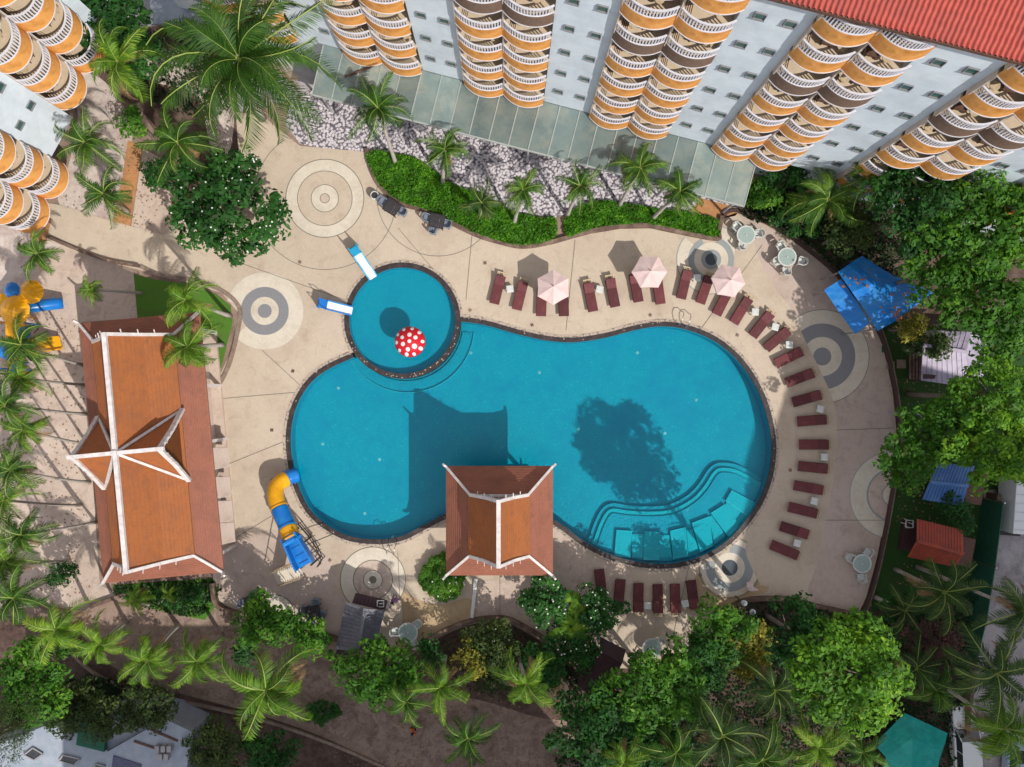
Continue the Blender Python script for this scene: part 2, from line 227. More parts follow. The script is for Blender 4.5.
class MB:
    def __init__(s): s.v = []; s.f = []; s.m = []
    def add(s, vs, fs, mi=0):
        n = len(s.v); s.v += [tuple(v) for v in vs]; s.f += [tuple(i+n for i in f) for f in fs]; s.m += [mi]*len(fs); return s
    def box(s, c, d, rz=0.0, M=None, mi=0, taper=1.0):
        x, y, z = d[0]/2, d[1]/2, d[2]/2
        vs = [Vector((a*x*(taper if k > 0 else 1), b*y*(taper if k > 0 else 1), k*z)) for k in (-1, 1) for a, b in ((-1, -1), (1, -1), (1, 1), (-1, 1))]
        T = M if M is not None else Matrix.Rotation(rz, 4, 'Z')
        vs = [T @ v + Vector(c) for v in vs]
        return s.add(vs, [(0, 3, 2, 1), (4, 5, 6, 7), (0, 1, 5, 4), (1, 2, 6, 5), (2, 3, 7, 6), (3, 0, 4, 7)], mi)
    def prism(s, poly, z0, z1, mi=0):
        n = len(poly)
        if sum(poly[i][0]*poly[(i+1) % n][1]-poly[(i+1) % n][0]*poly[i][1] for i in range(n)) < 0: poly = list(poly)[::-1]
        vs = [(p[0], p[1], z0) for p in poly]+[(p[0], p[1], z1) for p in poly]
        return s.add(vs, [tuple(range(n))[::-1], tuple(range(n, 2*n))]+[(i, (i+1) % n, n+(i+1) % n, n+i) for i in range(n)], mi)
    def tube(s, pts, rad, seg=8, mi=0, flat=1.0, cap=True):
        pts = [Vector(p) for p in pts]; n = len(pts)
        if not hasattr(rad, '__len__'): rad = [rad]*n
        vs = []; ref = None
        for i, p in enumerate(pts):
            d = (pts[min(i+1, n-1)]-pts[max(i-1, 0)]).normalized()
            if ref is None: ref = Vector((0, 0, 1)) if abs(d.z) < 0.9 else Vector((1, 0, 0))
            u = d.cross(ref).normalized() if d.cross(ref).length > 1e-4 else d.orthogonal().normalized()
            v = u.cross(d).normalized(); ref = v
            for k in range(seg):
                a = 2*math.pi*k/seg; vs.append(p+(u*math.cos(a)+v*math.sin(a)*flat)*rad[i])
        fs = [(i*seg+k, i*seg+(k+1) % seg, (i+1)*seg+(k+1) % seg, (i+1)*seg+k) for i in range(n-1) for k in range(seg)]
        if cap: fs += [tuple(range(seg))[::-1], tuple(range((n-1)*seg, n*seg))]
        return s.add(vs, fs, mi)
    def bar(s, a, b, w, h=None, mi=0):          # square bar from a to b
        a, b = Vector(a), Vector(b); h = h or w; d = (b-a); L = d.length; d.normalize()
        u = d.cross(Vector((0, 0, 1))); u = Vector((1, 0, 0)) if u.length < 1e-3 else u.normalized(); v = u.cross(d)
        vs = [p+u*w/2*i+v*h/2*j for p in (a, b) for i, j in ((-1, -1), (1, -1), (1, 1), (-1, 1))]
        return s.add(vs, [(0, 1, 2, 3), (7, 6, 5, 4), (0, 4, 5, 1), (1, 5, 6, 2), (2, 6, 7, 3), (3, 7, 4, 0)], mi)
    def lathe(s, prof, seg=24, c=(0, 0, 0), mi=0, a0=0.0, sx=1, sy=1):
        vs = [(c[0]+r*math.cos(2*math.pi*k/seg+a0)*sx, c[1]+r*math.sin(2*math.pi*k/seg+a0)*sy, c[2]+z) for r, z in prof for k in range(seg)]
        fs = [(i*seg+k, i*seg+(k+1) % seg, (i+1)*seg+(k+1) % seg, (i+1)*seg+k) for i in range(len(prof)-1) for k in range(seg)]
        return s.add(vs, fs, mi)
    def build(s, name, mats, parent=None, world=False, smooth=False, bevel=0.0, kind=None, label=None):
        vs = s.v
        if world and parent is not None:
            o_ = parent
            M = Matrix.Translation(Vector(o_.location)) @ Matrix.Rotation(o_.rotation_euler[2], 4, 'Z')
            Mi = M.inverted(); vs = [tuple(Mi @ Vector(v)) for v in vs]
        me = bpy.data.meshes.new(name); me.from_pydata(vs, [], s.f)
        mats = mats if isinstance(mats, (list, tuple)) else [mats]
        for m in mats: me.materials.append(m)
        if len(mats) > 1: me.polygons.foreach_set('material_index', s.m)
        if smooth: me.polygons.foreach_set('use_smooth', [True]*len(me.polygons))
        me.update(); o = link(bpy.data.objects.new(name, me), parent)
        if bevel:
            b = o.modifiers.new('bevel', 'BEVEL'); b.width = bevel; b.segments = 2; b.limit_method = 'ANGLE'
        if kind: o['kind'] = kind
        if label: o['label'] = label
        return o

def npmesh(name, V, Fa, m, parent=None, mi=None):
    me = bpy.data.meshes.new(name); V = np.asarray(V, np.float32); Fa = np.asarray(Fa, np.int32)
    me.vertices.add(len(V)); me.vertices.foreach_set('co', V.ravel())
    k = Fa.shape[1]; me.loops.add(Fa.size); me.loops.foreach_set('vertex_index', Fa.ravel())
    me.polygons.add(len(Fa)); me.polygons.foreach_set('loop_start', np.arange(0, Fa.size, k, dtype=np.int32)); me.polygons.foreach_set('loop_total', np.full(len(Fa), k, np.int32))
    for x in (m if isinstance(m, (list, tuple)) else [m]): me.materials.append(x)
    if mi is not None: me.polygons.foreach_set('material_index', np.asarray(mi, np.int32))
    me.update(calc_edges=True); me.validate()
    return me

def spline(pts, closed=True, k=8):
    pts = [Vector(p).to_2d() if len(p) > 2 else Vector(p) for p in pts]; n = len(pts); out = []
    for i in range(n if closed else n-1):
        g = (lambda j: pts[j % n]) if closed else (lambda j: pts[max(0, min(n-1, j))])
        a, b, c, d = g(i-1), g(i), g(i+1), g(i+2)
        for t in range(k):
            t /= k; out.append(0.5*((2*b)+(c-a)*t+(2*a-5*b+4*c-d)*t*t+(3*b-a-3*c+d)*t**3))
    if not closed: out.append(pts[-1])
    return out
def offset(poly, d, closed=True):              # positive: to the left of the direction of travel
    n = len(poly); out = []
    for i, p in enumerate(poly):
        a = poly[(i-1) % n] if closed else poly[max(i-1, 0)]; b = poly[(i+1) % n] if closed else poly[min(i+1, n-1)]
        t = (b-a).normalized(); out.append(Vector((p.x-t.y*d, p.y+t.x*d)))
    return out
def fill(loops, z, name, m, kind='structure', skirt=0.0):    # flat sheet from an outer loop and holes
    bm = bmesh.new(); es = []
    for lp in loops:
        vs = [bm.verts.new((p[0], p[1], z)) for p in lp]
        es += [bm.edges.new((vs[i], vs[(i+1) % len(vs)])) for i in range(len(vs))]
    bmesh.ops.triangle_fill(bm, use_beauty=True, use_dissolve=False, edges=es)
    for f in bm.faces:
        f.normal_update()
        if f.normal.z < 0: f.normal_flip()
    if skirt:
        for lp in loops:
            n = len(lp)
            a = [bm.verts.new((p[0], p[1], z)) for p in lp]; b = [bm.verts.new((p[0], p[1], z-skirt)) for p in lp]
            for i in range(n): bm.faces.new((a[i], b[i], b[(i+1) % n], a[(i+1) % n]))
    me = bpy.data.meshes.new(name); bm.to_mesh(me); bm.free(); me.materials.append(m)
    o = link(bpy.data.objects.new(name, me)); 
    if kind: o['kind'] = kind
    return o
def sheet(pts, z, name, m, k=6, smooth=True):
    q = PT(pts); q = spline(q, True, k) if smooth else [Vector(p) for p in q]
    return fill([q], z, name, m)
def ribbon(path, w0, w1, z0, z1, closed=False, mi=0, mb=None):   # a strip between two offsets of a path, with top and sides
    mb = mb or MB(); a = offset(path, w0, closed); b = offset(path, w1, closed); n = len(path)
    vs = []
    for i in range(n): vs += [(a[i].x, a[i].y, z0), (a[i].x, a[i].y, z1), (b[i].x, b[i].y, z1), (b[i].x, b[i].y, z0)]
    fs = []
    for i in range(n if closed else n-1):
        j = (i+1) % n
        for k in range(4):
            fs.append((i*4+k, i*4+(k+1) % 4, j*4+(k+1) % 4, j*4+k))
    if not closed: fs += [(0, 1, 2, 3), ((n-1)*4+3, (n-1)*4+2, (n-1)*4+1, (n-1)*4)]
    return mb.add(vs, fs, mi)
def inside(p, poly):
    x, y = p; c = False; n = len(poly)
    for i in range(n):
        a, b = poly[i], poly[i-1]
        if (a[1] > y) != (b[1] > y) and x < (b[0]-a[0])*(y-a[1])/(b[1]-a[1])+a[0]: c = not c
    return c

# ------------------------------------------------------------------ leaves
def leaf_quads(cen, nor, size, r, asp=0.5):
    """rhombic leaves: centres, facing directions, lengths"""
    n = len(cen); nor = nor/np.linalg.norm(nor, axis=1)[:, None]
    t = r.normal(size=(n, 3)); t -= (t*nor).sum(1)[:, None]*nor; t /= np.linalg.norm(t, axis=1)[:, None]
    b = np.cross(nor, t); s = size[:, None]
    V = np.stack([cen-t*s*0.5, cen-t*s*0.02+b*s*asp*0.5, cen+t*s*0.5+nor*s*-0.12, cen-t*s*0.02-b*s*asp*0.5], 1).reshape(-1, 3)
    Fa = np.arange(4*n).reshape(-1, 4)
    return V, Fa
def crown_mesh(name, rad, hgt, n_clump, per, leaf, m, seed, irregular=0.25, asp=0.5, flowers=0, clump_r=0.55, rad_y=None):
    r = np.random.RandomState(seed); rad_y = rad_y or rad
    ang = r.uniform(0, 2*np.pi, n_clump); u = r.uniform(-0.35, 1, n_clump)
    sh = np.power(r.uniform(0.05, 1, n_clump), 0.42)
    ph = r.uniform(0, 6.28, 5); lob = 1+irregular*(0.5*np.sin(2*ang+ph[0])+0.45*np.sin(3*ang+ph[1])+0.4*np.sin(5*ang+ph[2])+0.3*np.sin(8*ang+ph[3]))
    q = np.sqrt(np.maximum(0, 1-u*u))
    cx = rad*sh*q*np.cos(ang)*lob; cy = rad_y*sh*q*np.sin(ang)*lob; cz = hgt*0.5*sh*u*(1+0.35*np.sin(cx*1.3+ph[4])*np.cos(cy*1.1))
    cc = np.stack([cx, cy, cz], 1); cr = clump_r*r.uniform(0.6, 1.35, n_clump)
    idx = np.repeat(np.arange(n_clump), per); N = len(idx)
    d = r.normal(size=(N, 3)); d[:, 2] = d[:, 2]*0.8+0.35; d /= np.linalg.norm(d, axis=1)[:, None]
    pos = cc[idx]+d*(cr[idx]*r.uniform(0.55, 1.0, N))[:, None]*np.array([1, 1, 0.75])
    nor = d+np.array([0, 0, 1.1])+r.normal(size=(N, 3))*0.35
    V, Fa = leaf_quads(pos, nor, leaf*r.uniform(0.45, 1.5, N), r, asp)
    mi = None; ms = m
    if flowers:
        k = r.choice(N, flowers, replace=False); p2 = pos[k]+np.array([0, 0, 0.12])
        V2, F2 = leaf_quads(p2, nor[k]+np.array([0, 0, 1.5]), np.full(flowers, 0.13), r, 0.9)
        mi = np.r_[np.zeros(len(Fa)), np.ones(len(F2))]; Fa = np.r_[Fa, F2+len(V)]; V = np.r_[V, V2]; ms = [m, M_flower]
    return npmesh(name, V, Fa, ms, mi=mi)
def trunk_mb(base, top, r0, r1, limbs=0, spread=1.0, seed=0, bend=0.3):
    rr = random.Random(seed); base, top = Vector(base), Vector(top); mb = MB()
    side = Vector((rr.uniform(-1, 1), rr.uniform(-1, 1), 0))*bend
    pts = [base.lerp(top, t)+side*math.sin(t*math.pi) for t in (0, .25, .5, .75, 1)]
    mb.tube(pts, [r0*1.25, r0, r0*.85, r0*.6+r1*.4, r1], 8)
    for i in range(limbs):
        a = 2*math.pi*i/limbs+rr.uniform(-.4, .4); s = pts[3].lerp(pts[4], rr.uniform(0, .8)) if i % 2 else pts[2].lerp(pts[3], rr.uniform(.2, 1))
        e = s+Vector((math.cos(a)*spread, math.sin(a)*spread, spread*rr.uniform(.3, .8)))
        mid = s.lerp(e, .5)+Vector((0, 0, .1*spread)); mb.tube([s, mid, e], [r1*.8, r1*.5, r1*.15], 6)
    return mb
def tree(px, py, h, rpx, label, m, name='broadleaf_tree', leaf=0.3, dens=1.0, hgt=None, seed=None, flowers=0, irregular=0.25, rpy=None, group=None, base=None, cat='tree', clump_r=0.55, limbs=7, asp=0.5):
    """crown centred at a photo position, h metres above the ground"""
    seed = seed or int(px*7+py*13) % 9999
    c = P(px, py, h); rad = rpx*(H-h)/F; ry = (rpy or rpx)*(H-h)/F; hgt = hgt or rad*1.15
    b = P(*base) if base else Vector((c.x+rng.uniform(-.4, .4), c.y+rng.uniform(-.4, .4), 0))
    t = thing(name, label, cat, b, 0, group)
    area = rad*ry; ncl = int(max(10, area*13*dens)); per = int(max(12, 44*(0.3/leaf)**1.3))
    me = crown_mesh('crown', rad*0.92, hgt, ncl, per, leaf, m, seed, irregular, asp, flowers, clump_r, ry*0.92)
    o = link(bpy.data.objects.new('crown', me), t); o.location = c-b
    top = c-b; trunk_mb((0, 0, -0.1), (top.x, top.y, top.z+hgt*0.1), 0.05+rad*0.045, 0.03+rad*0.02, limbs, rad*0.5, seed).build('trunk', M_bark, t, smooth=True)
    return t
def frond(mbV, mbF, mbM, r, az, el, L, npair, ll, droop, lw, rw=1.0, mi=0):
    d = np.array([math.cos(az), math.sin(az)]); pts = []; n = 9
    x = 0.0; z = 0.0; a = el
    curl = r.uniform(-.55, .55)
    for i in range(n+1):
        t = i/n; hd = az+curl*t*t; pts.append((x, z, hd, a)); 
        x += L/n*math.cos(a); z += L/n*math.sin(a); a -= droop/n*(0.5+1.3*t)
    X = np.array([p[0] for p in pts]); Z = np.array([p[1] for p in pts]); HD = np.array([p[2] for p in pts]); A = np.array([p[3] for p in pts])
    ts = np.linspace(0.10, 0.99, npair); ti = ts*n
    x_ = np.interp(ti, range(n+1), X); z_ = np.interp(ti, range(n+1), Z); hd = np.interp(ti, range(n+1), HD); aa = np.interp(ti, range(n+1), A)
    pos = np.stack([x_*np.cos(hd), x_*np.sin(hd), z_], 1)
    fw = np.stack([np.cos(hd)*np.cos(aa), np.sin(hd)*np.cos(aa), np.sin(aa)], 1); sd_ = np.stack([-np.sin(hd), np.cos(hd), 0*hd], 1)
    ln = ll*(np.sin(np.pi*np.clip(ts*0.93+0.05, 0, 1))**0.55)*r.uniform(0.85, 1.15, npair)
    for sg in (-1, 1):
        ang = 1.15-0.65*ts+r.uniform(-.1, .1, npair)
        dr = fw*np.cos(ang)[:, None]+sd_*sg*np.sin(ang)[:, None]
        mid = pos+dr*(ln*0.5)[:, None]+np.array([0, 0, -1])*(ln*0.06)[:, None]
        tip = pos+dr*(ln*0.93)[:, None]+np.array([0, 0, -1])*(ln*r.uniform(.22, .5, npair))[:, None]
        wv = fw*(lw*0.5)
        V = np.stack([pos-wv*.6, pos+wv*.6, mid+wv, mid-wv, tip+wv*.15, tip-wv*.15], 1).reshape(-1, 3)
        b = sum(len(v) for v in mbV); i6 = np.arange(npair)*6+b
        mbV.append(V); mbF.append(np.stack([i6, i6+1, i6+2, i6+3], 1)); mbF.append(np.stack([i6+3, i6+2, i6+4, i6+5], 1)); mbM += [mi]*(2*npair)
    P3 = np.stack([X*np.cos(HD), X*np.sin(HD), Z+0.015], 1); S3 = np.stack([-np.sin(HD), np.cos(HD), 0*HD], 1); wd = (0.032*(1-np.linspace(0, 1, n+1))+0.008)[:, None]*L/2.6*rw
    V = np.stack([P3-S3*wd, P3+S3*wd, P3+np.array([0, 0, .04])*L/2.6], 1).reshape(-1, 3); b = sum(len(v) for v in mbV); mbV.append(V)
    q = []
    for i in range(n):
        o = b+i*3
        q += [(o, o+3, o+5, o+2), (o+2, o+5, o+4, o+1)]
    mbF.append(np.array(q)); mbM += [1 if mi == 0 else mi]*len(q)
def palm_crown(name, seed, nf, L, npair, ll, lw, m, droop=1.6, el0=1.15, rw=1.0):
    r = np.random.RandomState(seed); V, Fa, Mi = [], [], []
    for i in range(nf):
        t = i/nf; az = i*2.39996+r.uniform(-.4, .4); el = el0*(1-t)**1.1-0.25*t+r.uniform(-.1, .1)
        frond(V, Fa, Mi, r, az, el, L*r.uniform(.62, 1.12)*(0.75+0.25*min(1, t*3)), npair, ll, droop*r.uniform(.7, 1.15), lw, rw)
    for i in range(r.randint(2, 5)):           # old brown fronds hanging below the crown
        frond(V, Fa, Mi, r, r.uniform(0, 6.28), -0.35, L*r.uniform(.5, .85), npair, ll*.7, 1.3, lw*.8, rw, 2)
    return npmesh(name, np.concatenate(V), np.concatenate(Fa), [m, M_rachis, M_deadfrond], mi=Mi)
PALM = {}
for kind, (m, n) in {'n': (LF_palm, 17), 'l': (LF_palml, 16), 'd': (LF_palmd, 15)}.items():
    PALM[kind] = [palm_crown('crown', 11+j*5+ord(kind), n-3+j, 1.0*2.6, 38, 0.50, 0.055, m, 1.6+.3*j, 1.25) for j in range(3)]
PALM['f'] = [palm_crown('crown', 91+j, 16, 2.6, 52, 0.50, 0.04, LF_palmd if j else LF_palm, 1.5) for j in range(2)]
PALM['big'] = [palm_crown('crown', 5, 30, 2.6, 80, 0.46, 0.026, LF_palm, 1.35, 1.2, 0.4)]
def palm(px, py, h, rpx, label, kind='n', base=None, j=None, group='palms around the pool garden', tr=0.13):
    c = P(px, py, h); b = P(*base) if base else Vector((c.x*rng.uniform(.985, 1.0)+rng.uniform(-.25, .25), c.y+rng.uniform(-.25, .25), 0))
    t = thing('palm_tree', label, 'palm', b, 0, group)
    L = PALM[kind]; me = L[(int(px+py) if j is None else j) % len(L)]
    o = link(bpy.data.objects.new('crown', me), t); o.location = c-b; o.scale = (rpx*(H-h)/F/2.35,)*3; o.rotation_euler = (0, 0, rng.uniform(0, 6.28))
    d = c-b; pts = [Vector((d.x*t_**1.15, d.y*t_**1.15, d.z*t_)) for t_ in (0, .12, .3, .5, .7, .85, 1)]
    pts[0].z = -0.05
    MB().tube(pts, [tr*1.6, tr*1.15, tr, tr*.92, tr*.85, tr*.85, tr*1.1], 8).build('trunk', M_palmbark, t, smooth=True)
    return t
def leaf_bed(pts, z, bump, n, m, name, seed=1, leaf=0.2, k=5, kind='stuff', flowers=0):
    poly = [tuple(p) for p in spline(PT(pts), True, k)]; r = np.random.RandomState(seed)
    xs = [p[0] for p in poly]; ys = [p[1] for p in poly]; out = []
    while len(out) < n:
        p = (r.uniform(min(xs), max(xs)), r.uniform(min(ys), max(ys)))
        if inside(p, poly): out.append(p)
    q = np.array(out); zz = z+bump*(0.5+0.5*np.sin(q[:, 0]*2.3+seed)*np.cos(q[:, 1]*2.9)+r.uniform(-.6, .5, n)*0.8)
    cen = np.stack([q[:, 0], q[:, 1], zz], 1); nor = r.normal(size=(n, 3))*0.55+np.array([0, 0, 1.0])
    V, Fa = leaf_quads(cen, nor, leaf*r.uniform(.6, 1.3, n), r, 0.62)
    o = link(bpy.data.objects.new(name, npmesh(name, V, Fa, m)))
    if kind: o['kind'] = kind
    return o

# ================================================================== POOL AND GROUND
KC = P(402.5, 320.7).to_2d(); KR = 58/14.0
main_px = [(461, 317), (475, 318.5), (492, 322), (520, 330), (548, 336), (575, 337.5), (605, 333), (632, 326), (655, 322), (678, 323), (702, 330), (724, 342), (745, 362), (762, 389), (772, 418), (776, 446), (773, 474), (764, 500), (750, 522), (731, 543), (708, 558), (682, 566.5), (656, 568.5), (630, 565), (604, 557), (580, 544), (560, 529), (540, 518), (518, 512), (495, 510), (470, 512), (448, 518), (426, 529), (404, 540), (380, 544), (350, 541), (328, 531), (308, 514), (295, 490), (288, 463), (286, 436), (290, 411), (299, 391), (312, 375), (330, 363), (352, 353)]
main = spline(PT(main_px), False, 5)                  # clockwise seen from above
a1 = math.atan2(*(main[-1]-KC).yx); a0 = math.atan2(*(main[0]-KC).yx)
if a1 < a0: a1 += 2*math.pi
arc = [KC+Vector((math.cos(a1+(a0-a1)*t/40), math.sin(a1+(a0-a1)*t/40)))*KR for t in range(1, 40)]
hole = main+arc
big = [Vector(p) for p in ((-700, -700), (700, -700), (700, 700), (-700, 700))]
fill([big, hole], 0.0, 'ground', M_sand)
deck_px = [(366, 152), (371, 173), (382, 192), (400, 206), (430, 214), (450, 225), (475, 237), (497, 244), (522, 249), (550, 245), (590, 234), (620, 229), (650, 228.5), (690, 237), (718, 241), (722, 218), (736, 213), (765, 225), (792, 241), (822, 264), (845, 286), (868, 315), (882, 345), (892, 390), (896, 430), (894, 460), (886, 510), (876, 560), (866, 596), (858, 614), (820, 607), (780, 598), (745, 600), (722, 612), (700, 640), (664, 672), (625, 668), (590, 668), (560, 648), (535, 632), (508, 619), (480, 618), (445, 630), (420, 645), (390, 655), (340, 640), (300, 625), (262, 616), (238, 611), (220, 602), (214, 580), (206, 520), (208, 400), (232, 350), (238, 312), (222, 293), (190, 283), (140, 270), (100, 260), (60, 246), (0, 222), (0, 196), (60, 205), (115, 222), (165, 235), (200, 200), (240, 170), (236, 112), (262, 116), (300, 146)]
fill([PT(deck_px), hole], 0.05, 'deck', M_deck, skirt=0.1)
# patches of other colour on the deck
sheet([(398, 588), (420, 600), (444, 604), (468, 598), (474, 612), (445, 629), (420, 643), (396, 652), (402, 625), (402, 605)], 0.058, 'paving', M_deckgold)
sheet([(556, 532), (585, 553), (612, 564), (630, 572), (628, 600), (600, 640), (560, 646), (530, 628), (535, 590), (556, 575)], 0.058, 'paving', M_deckpink)
sheet([(480, 580), (530, 580), (530, 612), (505, 616), (480, 616)], 0.058, 'paving', M_deckpink, smooth=False)
sheet([(216, 560), (216, 590), (238, 608), (300, 622), (345, 640), (350, 600), (334, 590), (330, 560), (300, 540), (270, 530), (240, 540)], 0.058, 'paving', M_taupe)
band_out = spline(PT([(738, 214), (752, 238), (760, 262), (775, 288), (792, 312), (802.5, 335.5), (815.6, 361.6), (830, 393), (836, 415), (837, 440), (836, 460), (830.5, 495), (823, 529), (817.6, 558), (807, 590)]), False, 6)
band_in = spline(PT([(730, 300), (738, 340), (756, 364), (774, 397), (786, 425), (789, 448), (786, 476), (776, 504), (762, 527), (745, 548), (760, 585)]), False, 6)
wall_in = PT([(742, 215), (775, 231), (822, 265), (845, 287), (867, 316), (881, 346), (890.5, 390), (894.5, 430), (892.5, 460), (884.5, 510), (874.5, 560), (864.5, 596), (857, 612), (820, 605.5)])
fill([band_out+wall_in[::-1]], 0.054, 'paving', M_taupe)
HT = [tuple(p) for p in hole]; DT = [tuple(p) for p in PT(deck_px)]
def rings(cx, cy, spec, z=0.058, seg=72):             # spec: [(outer, inner, material)]
    mats = []; mb = MB(); c = P(cx, cy)
    for i, (ro, ri, m) in enumerate(spec):
        if m not in mats: mats.append(m)
        ro /= 14; ri /= 14; k = mats.index(m)
        vs = []; fs = []
        for j in range(seg):
            a = 2*math.pi*j/seg
            vs += [(c.x+ro*math.cos(a), c.y+ro*math.sin(a), z), (c.x+ri*math.cos(a), c.y+ri*math.sin(a), z)]
        fs = [(j*2, (j*2+2) % (2*seg), (j*2+3) % (2*seg), j*2+1) for j in range(seg) if not inside(vs[j*2][:2], HT) and inside(vs[j*2][:2], DT)]
        mb.add(vs, fs, k)
    o = mb.build('paving', mats, kind='structure')
    return o
ln = 0.7
rings(325, 198.5, [(39.4, 38.6, M_line), (38.6, 27.7, M_pale), (27.7, 27, M_line), (27, 14, M_deck), (14, 13.3, M_line), (13.3, 5, M_pale), (5, 4.3, M_line), (4.3, 0, M_deckpink)])
rings(325, 198.5, [(71.5, 70.9, M_line)])
rings(438, 195, [(61.5, 60.9, M_line)], z=0.0595)
rings(265, 311, [(39, 38.7, M_taupe), (38.7, 24, M_pale), (24, 14, M_ringgrey), (14, 7, M_pale), (7, 0, M_ringgrey)])
rings(711, 259.5, [(35, 34, M_ringblue), (34, 23, M_pale), (23, 17, M_ringblue), (17, 10, M_pale), (10, 6, M_ringblue), (6, 0, M_slate)])
rings(822, 356.5, [(47, 46.4, M_line), (46.4, 33, M_pale), (33, 19.5, M_ringgrey), (19.5, 9, M_pale), (9, 0, M_ringgrey)])
rings(893, 495, [(44, 43.2, M_ringblue), (43.2, 27, M_pale), (27, 25, M_ringblue), (25, 12, M_deckpink), (12, 10.5, M_ringblue), (10.5, 0, M_pale)])
rings(729.5, 567.5, [(31, 30.2, M_line), (29, 24, M_pale), (24, 15, M_ringblue), (15, 8, M_pale), (8, 0, M_slate)], z=0.0585)
rings(373, 579.5, [(33, 32.2, M_line), (32.2, 20, M_pale), (20, 19.1, M_line), (19.1, 9.8, M_deckpink), (9.8, 9, M_line), (9, 3.8, M_pale), (3.8, 0, M_line)], z=0.062)
rings(275, 614.5, [(20.5, 19.3, M_line), (19.3, 0, M_pale)], z=0.062)
fill([band_in+band_out[::-1]], 0.0635, 'paving', M_deck)
sheet([(700, 610), (690, 590), (700, 572), (712, 590), (760, 572), (768, 590), (745, 598), (722, 611)], 0.0555, 'paving', M_deckgold)
# coping
copw = 0.34
mb = MB(); ribbon(main, 0.0, -copw, -1.1, 0.075, False, 0, mb); mb.build('pool_edge', M_stone, kind='structure')
mb = MB(); ribbon(main, 0.20, 0.002, -0.1, 0.068, False, 0, mb); mb.build('pool_kerb', M_pebble, kind='structure')
def circ(c, r, n=72, a=0, b=2*math.pi): return [c+Vector((math.cos(a+(b-a)*i/n), math.sin(a+(b-a)*i/n)))*r for i in range(n)]
mb = MB(); kc = circ(KC, KR)
ribbon(kc, 0.0, 0.36, -1.1, 0.095, True, 0, mb); mb.build('pool_edge', M_stone, kind='structure')
mb = MB(); ribbon([KC+Vector((math.cos(a1+(a0-a1)*t/60), math.sin(a1+(a0-a1)*t/60)))*KR for t in range(0, 61)], 0.2, 0.003, -0.1, 0.07, False, 0, mb); mb.build('pool_kerb', M_pebble, kind='structure')
# scattered light pebbles on the overflow wall
r_ = np.random.RandomState(4); cen = []
for i in range(45):
    a = r_.uniform(-2.75, -0.05); rr = KR-0.18+r_.uniform(-.12, .12); cen.append((KC.x+rr*math.cos(a), KC.y+rr*math.sin(a), 0.11))
for i in range(90):
    k = r_.randint(len(main)); p = offset(main, 0.12+r_.uniform(-.16, .14), False)[k] if False else main[k]; cen.append((p.x+r_.uniform(-.2, .2), p.y+r_.uniform(-.2, .2), 0.085))
V, Fa = leaf_quads(np.array(cen), np.tile([0, 0, 1.0], (len(cen), 1))+r_.normal(size=(len(cen), 3))*.1, r_.uniform(.05, .14, len(cen)), r_, 0.8)
o = link(bpy.data.objects.new('pebbles', npmesh('pebbles', V, Fa, mat('light_pebble', (0.5, 0.43, 0.36), (0.3, 0.25, 0.2), 0.7, 5)))); o['kind'] = 'stuff'
fill([hole], -1.1, 'pool_floor', M_pool)
mb = MB(); ribbon(main, -copw, -copw-0.02, -1.09, -0.03, False, 0, mb); mb.build('pool_wall', M_poolwall, kind='structure')
mb = MB(); ribbon(kc, 0.36, 0.38, -0.55, -0.02, True, 0, mb); mb.build('pool_wall', M_poolwall, kind='structure')
fill([circ(KC, KR-0.35)], -0.5, 'pool_floor', M_pool)
fill([circ(KC, KR-0.33)], -0.055, 'water', M_water)
# water of the main pool: outline inset, minus the ring
fill([offset(main, -copw+0.03, False)+[KC+Vector((math.cos(a1+(a0+2*math.pi-a1)*t/40), math.sin(a1+(a0+2*math.pi-a1)*t/40)))*(KR-.1) for t in range(1, 40)]], -0.075, 'water', M_water)

# sunken ledge round the children's pool
led = circ(KC+Vector((0.25, -0.3)), KR+0.72, 60)
led = [p for p in led if inside(tuple(p), [tuple(q) for q in offset(hole, -0.1)])]
mb = MB()
def runs(pts):
    out = []; cur = []
    for p in pts:
        if cur and (p-cur[-1]).length > 1.2: out.append(cur); cur = []
        cur.append(p)
    out.append(cur); return out
for rn in runs(led):
    if len(rn) > 3: ribbon(rn, 0, 0.04, -1.05, -0.95, False, 0, mb)
mb.build('pool_step', M_pooledge, kind='structure')
mb = MB(); ribbon([KC+Vector((0.12, -0.15))+Vector((math.cos(a), math.sin(a)))*(KR+.33) for a in [(-2.72+i*.055) for i in range(48)]], -.30, .33, -1.09, -0.98, False, 0, mb); mb.build('pool_step', M_pool, kind='structure')
# shallow seat terrace with two steps and six loungers of tile
def step_poly(inset, z0, z1, m, pts):
    q = spline(PT(pts), False, 6); q = offset(q, inset, False)
    e = [p for p in offset(main, -0.4, False)]
    ia = min(range(len(e)), key=lambda i: (e[i]-q[0]).length); ib = min(range(len(e)), key=lambda i: (e[i]-q[-1]).length)
    poly = [e[ia]]+q[1:-1]+[e[ib]]+(e[ib+1:ia][::1] if ib < ia else e[ia+1:ib][::-1])
    MB().prism(poly, z0, z1).build('pool_step', m, kind='structure')
st = [(590, 541), (596, 524), (604, 510), (614, 505), (630, 507), (652, 508), (672, 506), (690, 497), (702, 485), (712, 470), (722, 464), (738, 465), (752, 471), (766, 480)]
step_poly(0.0, -1.09, -0.85, M_pool, st); step_poly(-0.36, -0.85, -0.66, M_poolstep, st); step_poly(-0.68, -0.66, -0.54, M_pool, st)
seats = [((617, 531), (615, 556), (631, 558), (633, 532)), ((645, 532), (644, 560), (660, 560), (661, 533)), ((671, 532), (674, 559), (689, 556), (687, 528)), ((693, 524), (701, 552), (714, 546), (711, 517)), ((712, 514), (729, 537), (741, 526), (726, 505)), ((733, 491), (727, 501), (751, 518), (759, 505))]
